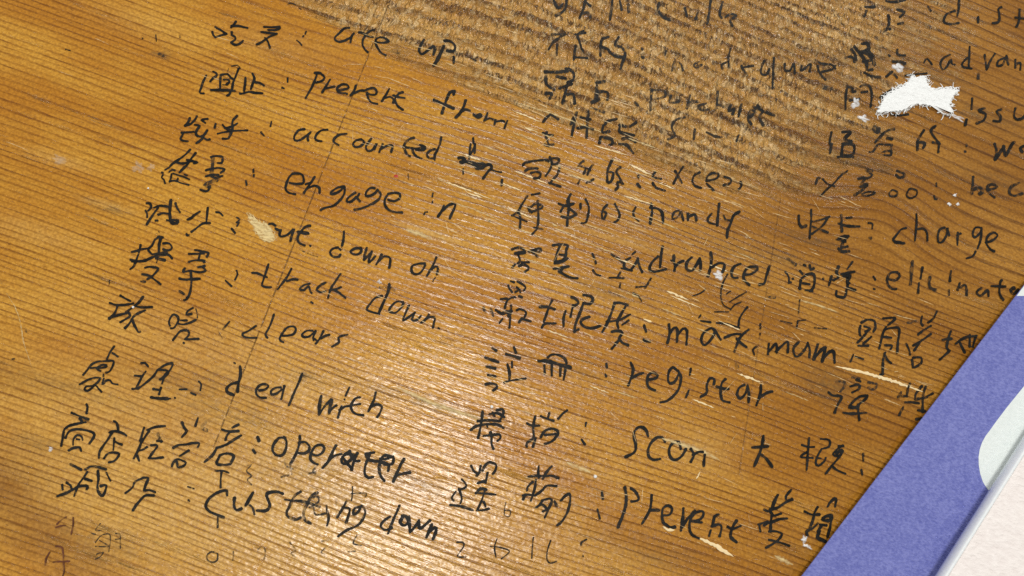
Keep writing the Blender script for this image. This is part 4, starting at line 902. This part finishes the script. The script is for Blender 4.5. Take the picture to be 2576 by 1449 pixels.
for i, pts in enumerate([
        [(2, 1, 10, 270), (2, 1, 190, 330), (2, 1, 380, 410)], [(2, 1, 0, 815), (2, 1, 110, 855)], [(2, 1, 240, 140), (2, 1, 520, 225)], [(2, 1, 820, 10), (2, 1, 1170, 115)],
        [(2, 1, 1090, 235), (2, 1, 1450, 350)], [(2, 1, 560, 310), (2, 1, 830, 385)], [(2, 1, 1090, 510), (2, 1, 1440, 615)], [(2, 1, 300, 630), (2, 1, 700, 790), (2, 1, 1050, 915)],
        [(2, 1, 560, 910), (2, 1, 900, 1050), (2, 1, 1120, 1130)], [(2, 1, 1470, 390), (2, 1, 1640, 455)], [(2, 1, 2010, 470), (2, 1, 2180, 535)], [(2, 0, 0, 1020), (2, 0, 400, 1140), (2, 0, 900, 1330), (2, 0, 1090, 1420)],
        [(2, 0, 0, 1110), (2, 0, 300, 1230)], [(2, 0, 0, 1220), (2, 0, 330, 1360), (2, 0, 700, 1475)], [(2, 0, 0, 1330), (2, 0, 240, 1420)], [(1, 1, 1820, 350), (1, 1, 2100, 450), (1, 1, 2380, 560)],
        [(1, 1, 1900, 560), (1, 1, 2230, 670), (1, 1, 2520, 800)], [(1, 1, 2000, 230), (1, 1, 2240, 320)], [(2, 2, 780, 980), (2, 2, 980, 1060)], [(2, 1, 1600, 1180), (2, 1, 2010, 1330)],
        [(2, 2, 1080, 20), (2, 2, 1350, 120)], [(2, 2, 350, 420), (2, 2, 560, 500)], [(3, 2, 170, 1040), (3, 2, 420, 1140)], [(2, 1, 120, 1150), (2, 1, 420, 1250)], [(2, 2, 1580, 70), (2, 2, 1900, 200)]]):
    streak('scratch', [px(*q) for q in pts], 10 + 4 * (i % 3), SCRAPE_AND_GLINT if i % 3 else PALE_WOOD, seed=400 + i, jag=.85)  # scratches and white glints along glossy ridges, painted as pale streaks
def hair_scratches():  # hair-thin scratches, with small glints painted in as pale colour
    rnd = random.Random(77); V, Fc, ED = [], [], []
    zones = [(1, 1, 1300, 2576, 0, 1300, 5), (2, 1, 0, 2400, 0, 1449, 9), (2, 2, 0, 2576, 0, 1449, 7), (3, 2, 0, 1500, 0, 1200, 3), (2, 0, 0, 1200, 900, 1449, 3),
             (1, 2, 600, 2576, 0, 900, 4), (1, 0, 900, 2576, 300, 1449, 4), (3, 1, 0, 900, 500, 1449, 2), (2, 3, 0, 2576, 0, 1449, 3), (0, 0, 0, 2576, 300, 1449, 1)]
    bag = [z for z in zones for _ in range(z[-1])]
    for i in range(520):
        c, r, xa, xb, ya, yb, _ = rnd.choice(bag)
        x, y = px(c, r, rnd.uniform(xa, xb), rnd.uniform(ya, yb))
        if x > 8000 + (5796 - y) * .764 - 60: continue
        a = GA + rnd.gauss(.06, .03) if rnd.random() < .85 else rnd.uniform(0, 3.1)
        L = rnd.uniform(40, 260) * (1 if rnd.random() < .85 else .7); w = rnd.uniform(5.0, 11.0); n = max(4, int(L / 18)); b0 = len(V); wob = rnd.uniform(-.1, .1)
        for k in range(n + 1):
            t = k / n; aa = a + wob * t
            X0, Y0 = x + L * t * math.cos(aa), y + L * t * math.sin(aa); ww = w * .5 * (min(1, 4 * t, 4 * (1 - t)) * rnd.uniform(.35, 1.3) + .05)
            for s, e in ((-1, 0), (0, 1), (1, 0)):
                V.append(at(X0 - s * ww * math.sin(aa), Y0 + s * ww * math.cos(aa), .00026 + i * 2e-7 + (.00002 if s == 0 else 0))); ED.append(.25 + .75 * e)
        for k in range(n):
            q = b0 + 3 * k; Fc += [(q, q + 3, q + 4, q + 1), (q + 1, q + 4, q + 5, q + 2)]
    o = link('hair_scratches', V, Fc, HAIR, desk, attrs={'edge': ED}); o['kind'] = 'stuff'
HAIR = paint('hair_scratch', lin(238, 208, 150), .35, alpha=.85)
hair_scratches()
# scraped place over the letter c of 'cut'
sp_pts = [(2480, 690), (2520, 690), (2580, 745), (2690, 800), (2776, 900), (2785, 960), (2720, 1000), (2640, 970), (2560, 890), (2510, 790)]
def fill_poly(name, pts, mat, z, h, parent, seed=1, jag=10, step=14):
    rnd = random.Random(seed); out = []
    for a, b in zip(pts, pts[1:] + pts[:1]):
        n = max(1, int(math.dist(a, b) / step))
        for k in range(n):
            t = k / n; j = jag if k else jag * .4
            out.append((a[0] + (b[0] - a[0]) * t + rnd.uniform(-j, j), a[1] + (b[1] - a[1]) * t + rnd.uniform(-j, j)))
    c = (sum(p[0] for p in out) / len(out), sum(p[1] for p in out) / len(out))
    me = bpy.data.meshes.new(name); bm = bmesh.new()
    low = [bm.verts.new(at(*p, z)) for p in out]
    # the rim rolls over towards the middle of the strip
    n = len(out); top = []
    for i, p in enumerate(out):
        q, r = out[(i - 3) % n], out[(i + 3) % n]; L = math.dist(q, r) or 1
        d = min(step * 1.1, 16)
        top.append(bm.verts.new(at(p[0] - (r[1] - q[1]) / L * d, p[1] + (r[0] - q[0]) / L * d, z + h)))
    for i in range(n): bm.faces.new((low[i], low[(i + 1) % n], top[(i + 1) % n], top[i]))
    bmesh.ops.contextual_create(bm, geom=top)
    bmesh.ops.recalc_face_normals(bm, faces=bm.faces)
    ngon = [f for f in bm.faces if len(f.verts) > 4]
    bmesh.ops.triangulate(bm, faces=ngon)
    bm.to_mesh(me); bm.free(); me.materials.append(mat)
    ea = me.attributes.new('edge', 'FLOAT', 'POINT'); ea.data.foreach_set('value', np.array([0.] * n + [1.] * (len(me.vertices) - n), np.float32))
    o = bpy.data.objects.new(name, me); col.objects.link(o)
    if parent: o.parent = parent
    return o, out
patch, _ = fill_poly('scraped_patch', [px(0, 1, *p) for p in sp_pts], paint('scraped_patch', lin(226, 200, 138), .55, 500, .0006, alpha=1.0), .00003, .00004, desk, 4, 16)
patch['label'] = 'pale scraped patch where a letter is missing before ut'
for i, (c, r, x, y, rx, ry) in enumerate([(0, 1, 1390, 235, 60, 60), (0, 1, 1520, 235, 40, 40), (0, 1, 600, 160, 90, 40), (3, 0, 880, 1040, 40, 60), (3, 0, 960, 1190, 60, 30), (3, 0, 1310, 680, 66, 44),
                                          (3, 1, 1880, 515, 18, 18), (3, 1, 1825, 605, 24, 18), (3, 1, 1910, 605, 18, 20), (2, 1, 2080, 1320, 56, 44), (3, 0, 1900, 1180, 80, 22), (0, 3, 510, 175, 24, 26),
                                          (3, 3, 365, 1080, 30, 40), (3, 3, 395, 1150, 44, 22), (1, 1, 1240, 1388, 26, 20)]):
    b = blob('dried_glue', *px(c, r, x, y), rx, ry, .4, FAINT_GLUE if c < 2 and r == 1 - 1 or (c, r) in ((0, 1), (0, 0)) else HAZE_GLUE, .00025, 30 + i, desk, .5)
blob('red_dot', *px(1, 1, 1410, 324), 24, 15, .2, RED, .00008, 5, desk, .2)['label'] = 'tiny red ink dot above the word engage'

# ---------------------------------------------------------------- loose things on the desk
for i, (c, r, x, y, rad, lab) in enumerate([
        (1, 2, 2372, 1198, 15, 'tiny white crumb above the Chinese characters before scan'), (2, 3, 835, 448, 17, 'tiny white crumb right of the Chinese characters before Prevent'),
        (0, 2, 1343, 195, 12, 'tiny white crumb caught in the first character before clears'), (0, 1, 1494, 448, 9, 'tiny white crumb between two lines at the left'),
        (2, 0, -2000 + 2576 * 1, 0, 0, '')]):
    if not rad: continue
    X0, Y0 = px(c, r, x, y); me = bpy.data.meshes.new('crumb'); bm = bmesh.new()
    bmesh.ops.create_icosphere(bm, subdivisions=2, radius=rad / W * DIST / F)
    rnd = random.Random(i)
    for v in bm.verts: v.co = v.co * (1 + rnd.uniform(-.15, .15)); v.co.z *= .8
    bm.to_mesh(me); bm.free(); me.materials.append(WHITE)
    o = bpy.data.objects.new('crumb', me); col.objects.link(o)
    o.location = Vector(at(X0, Y0, 0)) + Vector((0, 0, rad / W * DIST / F * .8))
    tag(o, lab, 'crumb', 'white crumbs on the desk')

# torn white paper
def paper_material():
    g = G('torn_tissue_paper'); P = g.pos()
    n = g.noise(P, 420, 4, .65); n2 = g.noise(P, 1700, 2)
    c = g.mix(n, (.86, .88, .87), (.95, .97, .96))
    return g.done(g.bsdf(c, .85, g.bump(g.ma('ADD', n, g.ma('MULTIPLY', n2, .15)), .0010), .25, **{'Emission Strength': 0.0}))
pp = [(1095, 1135), (1120, 1060), (1145, 1000), (1195, 945), (1250, 905), (1330, 860), (1395, 832), (1415, 790), (1440, 765), (1490, 775), (1545, 760), (1600, 772), (1612, 800), (1605, 835), (1640, 880), (1690, 905), (1735, 880),
      (1790, 868), (1850, 885), (1905, 878), (1915, 915), (1890, 960), (1850, 1010), (1838, 1060), (1860, 1110), (1872, 1135), (1830, 1165), (1780, 1160), (1735, 1140), (1720, 1105), (1680, 1080), (1610, 1066), (1550, 1058), (1490, 1058),
      (1430, 1085), (1380, 1112), (1310, 1130), (1240, 1130), (1180, 1140), (1130, 1150)]
scrap = empty('paper_scrap', at(*px(3, 0, 1520, 970)))
tag(scrap, 'torn white fibrous paper scrap stuck to the worn top right of the desk', 'paper scrap')
PM = paper_material()
sheet, rim = fill_poly('sheet', [px(3, 0, *p) for p in pp], PM, .00012, .0006, None, 9, 12, 11)
def into(o, parent):
    o.parent = parent; o.matrix_parent_inverse = Matrix.Translation(-parent.location)
into(sheet, scrap)
rnd = random.Random(5); V, Fc = [], []
cx, cy = px(3, 0, 1520, 970)
for i in range(210):
    p = rnd.choice(rim); a = rnd.uniform(0, 6.28); L = rnd.uniform(14, 52); wv = rnd.uniform(-.9, .9)
    b0 = len(V); w = rnd.uniform(1.5, 3.4)
    for k in range(6):
        t = k / 5; aa = a + wv * t
        x, y = p[0] + L * t * math.cos(aa), p[1] + L * t * math.sin(aa)
        for s in (-1, 1): V.append(at(x - s * w * math.sin(aa), y + s * w * math.cos(aa), .00022 + .00025 * math.sin(t * 3)))
    for k in range(5): Fc.append((b0 + 2 * k, b0 + 2 * k + 2, b0 + 2 * k + 3, b0 + 2 * k + 1))
fr = link('frayed_fibres', V, Fc, PM); into(fr, scrap)

# ---------------------------------------------------------------- purple notebook and the pale book on it
def card_material(name, rgb, rgb2, scale, rough=.75, bump=.0002, streaky=True):
    g = G(name); P = g.pos()
    n = g.noise(P, scale, 3, .65); n2 = g.noise(P, scale * .18, 3, .6); n3 = g.noise(g.vm('MULTIPLY', P, (scale * 1.2, scale * 2.2, scale)), 1, 2, .6)
    f = g.ma('ADD', g.ma('MULTIPLY', n, .45), g.ma('ADD', g.ma('MULTIPLY', n2, .2), g.ma('MULTIPLY', n3, .45)))
    c = g.mix(g.ss(f, .38, .74), rgb, rgb2)
    return g.done(g.bsdf(c, rough, g.bump(g.ma('ADD', n, n3), bump), .3))
PURPLE = card_material('purple_card', lin(96, 103, 172), lin(130, 136, 198), 900)
PAGE = paint('page_edges', (.55, .55, .54), .8)
LABELM = card_material('white_card', (.72, .78, .76), (.80, .85, .83), 700, .7, .0001)
RIMM = card_material('pale_rim', (.80, .85, .87), (.88, .91, .92), 500, .45, .00006)
FACE = card_material('pinkish_white_cover', lin(234, 226, 222), lin(244, 238, 234), 420, .75, .0003)
zN = .0030                                        # top of the notebook cover
A = at(*px(3, 2, 2540, 20), zN); B = at(*px(3, 3, 340, 1449), zN)
u = (A - B); u = u[:2] / np.linalg.norm(u[:2]); v = np.array((u[1], -u[0]))    # u up along the edge, v into the notebook
def fr2(o, a, b): return np.array((o[0] + u[0] * a + v[0] * b, o[1] + u[1] * a + v[1] * b))
def prism(name, loop, z0, z1, mat, parent, bev=0.0):
    bm = bmesh.new(); lo = [bm.verts.new((p[0], p[1], z0)) for p in loop]
    f = bm.faces.new(lo); r = bmesh.ops.extrude_face_region(bm, geom=[f])
    for w in r['geom']:
        if isinstance(w, bmesh.types.BMVert): w.co.z = z1
    bmesh.ops.recalc_face_normals(bm, faces=bm.faces)
    if bev:
        ed = [e for e in bm.edges if all(abs(w.co.z - z1) < 1e-7 for w in e.verts)]
        bmesh.ops.bevel(bm, geom=ed, offset=bev, segments=2, affect='EDGES')
    me = bpy.data.meshes.new(name); bm.to_mesh(me); bm.free(); me.materials.append(mat)
    o = bpy.data.objects.new(name, me); col.objects.link(o)
    if parent: into(o, parent)
    return o
Bn = np.array(B); len_e = np.linalg.norm((A - B)[:2])
note = empty('notebook', (*fr2(Bn, len_e / 2, .07), 0))
tag(note, 'purple card covered notebook with a white rounded panel lying flat on the desk', 'notebook')
lo_, hi_ = -.055, len_e + .052
rect = lambda a0, a1, b0, b1: [fr2(Bn, a0, b0), fr2(Bn, a1, b0), fr2(Bn, a1, b1), fr2(Bn, a0, b1)]
prism('cover', rect(lo_, hi_, 0, .150), zN - .0003, zN, PURPLE, note, .00007)
prism('page_block', rect(lo_ + .007, hi_ - .007, .0075, .147), .00035, zN - .0003, PAGE, note)
prism('back_cover', rect(lo_ + .006, hi_ - .006, .0070, .150), .00003, .00035, PURPLE, note)
# white panel printed on the cover: straight side parallel to the edge, rounded lower corner
lab = [(10500, 3632), (10304, 3885), (10128, 4103), (10030, 4232), (9958, 4333), (9918, 4385), (9882, 4450), (9858, 4520), (9846, 4597), (9848, 4680), (9862, 4765), (9890, 4850), (9920, 4900), (9970, 4960), (10040, 5030), (10500, 4600)]
prism('white_panel', [at(x, y, zN)[:2] for x, y in lab][::-1], zN - .0001, zN + .00006, LABELM, note)
prism('white_corner_panel', [at(x, y, zN)[:2] for x, y in [(10268, 2925), (10480, 2640), (10640, 2700), (10640, 2978), (10230, 2978)]][::-1], zN - .0001, zN + .00006, LABELM, note)
# book on top
zb = zN + .0001; TH = .0052
o1 = at(10304, 4367, zb + TH * .5); o2 = at(9368, 5796, zb + TH * .5)
bu = (o1 - o2)[:2]; blen = np.linalg.norm(bu); bu /= blen; bv = np.array((bu[1], -bu[0]))
i1 = at(10304, 4557, zb + TH)
rimw = abs(np.dot((i1 - o1)[:2], bv))
book = empty('book', (*(o2[:2] + bu * blen / 2 + bv * .06), zb))
tag(book, 'pinkish white mottled book with a pale rounded edge, lying on the purple notebook', 'book')
prof = [(0.5, 0.0), (0.14, .34), (0.0, .58), (.04, .72), (.12, .84), (.24, .94), (.42, 1.0), (.50, 1.0), (.56, .975), (.64, .99), (.82, .93), (.97, .80), (1.0, .70), (1.0, 0.0)]
ends = [o2[:2] - bu * .05, o1[:2] + bu * .055]
V = []; Fc = []
NS = 40
for kk in range(NS + 1):
    base = ends[0] + (ends[1] - ends[0]) * kk / NS
    for (a, h) in prof: V.append((base[0] + bv[0] * a * rimw, base[1] + bv[1] * a * rimw, zb + h * TH))
m = len(prof)
for kk in range(NS):
    for j in range(m): a = kk * m + j; b = kk * m + (j + 1) % m; Fc.append((a, b, b + m, a + m))
Fc.append(tuple(range(m))); Fc.append(tuple(NS * m + j for j in range(m - 1, -1, -1)))
rimo = link('rounded_edge', V, Fc, RIMM, None, True); into(rimo, book)
bm = bmesh.new(); bm.from_mesh(rimo.data); bmesh.ops.recalc_face_normals(bm, faces=bm.faces); bm.to_mesh(rimo.data); bm.free()
def bp(t, b): p = ends[0] + (ends[1] - ends[0]) * t + bv * b; return (p[0], p[1])
prism('cover', [bp(0, rimw * 1.002), bp(1, rimw * 1.002), bp(1, .14), bp(0, .14)], zb + TH * .72, zb + TH * .86, FACE, book, .0001)
prism('page_block', [bp(.004, rimw * 1.01), bp(.996, rimw * 1.01), bp(.996, .138), bp(.004, .138)], zb, zb + TH * .715, PAGE, book)
# the book lies slightly lifted at its near end
ang = .024
book.rotation_mode = 'AXIS_ANGLE'; book.rotation_axis_angle = (ang, bv[0], bv[1], 0)
bpy.context.view_layer.update()
zz = {t: (book.matrix_world @ Vector((*(bu * t), 0)))[2] for t in (-.1, .1)}
if zz[-.1] < zz[.1]: book.rotation_axis_angle = (-ang, bv[0], bv[1], 0)
book.location.z += ang * .085
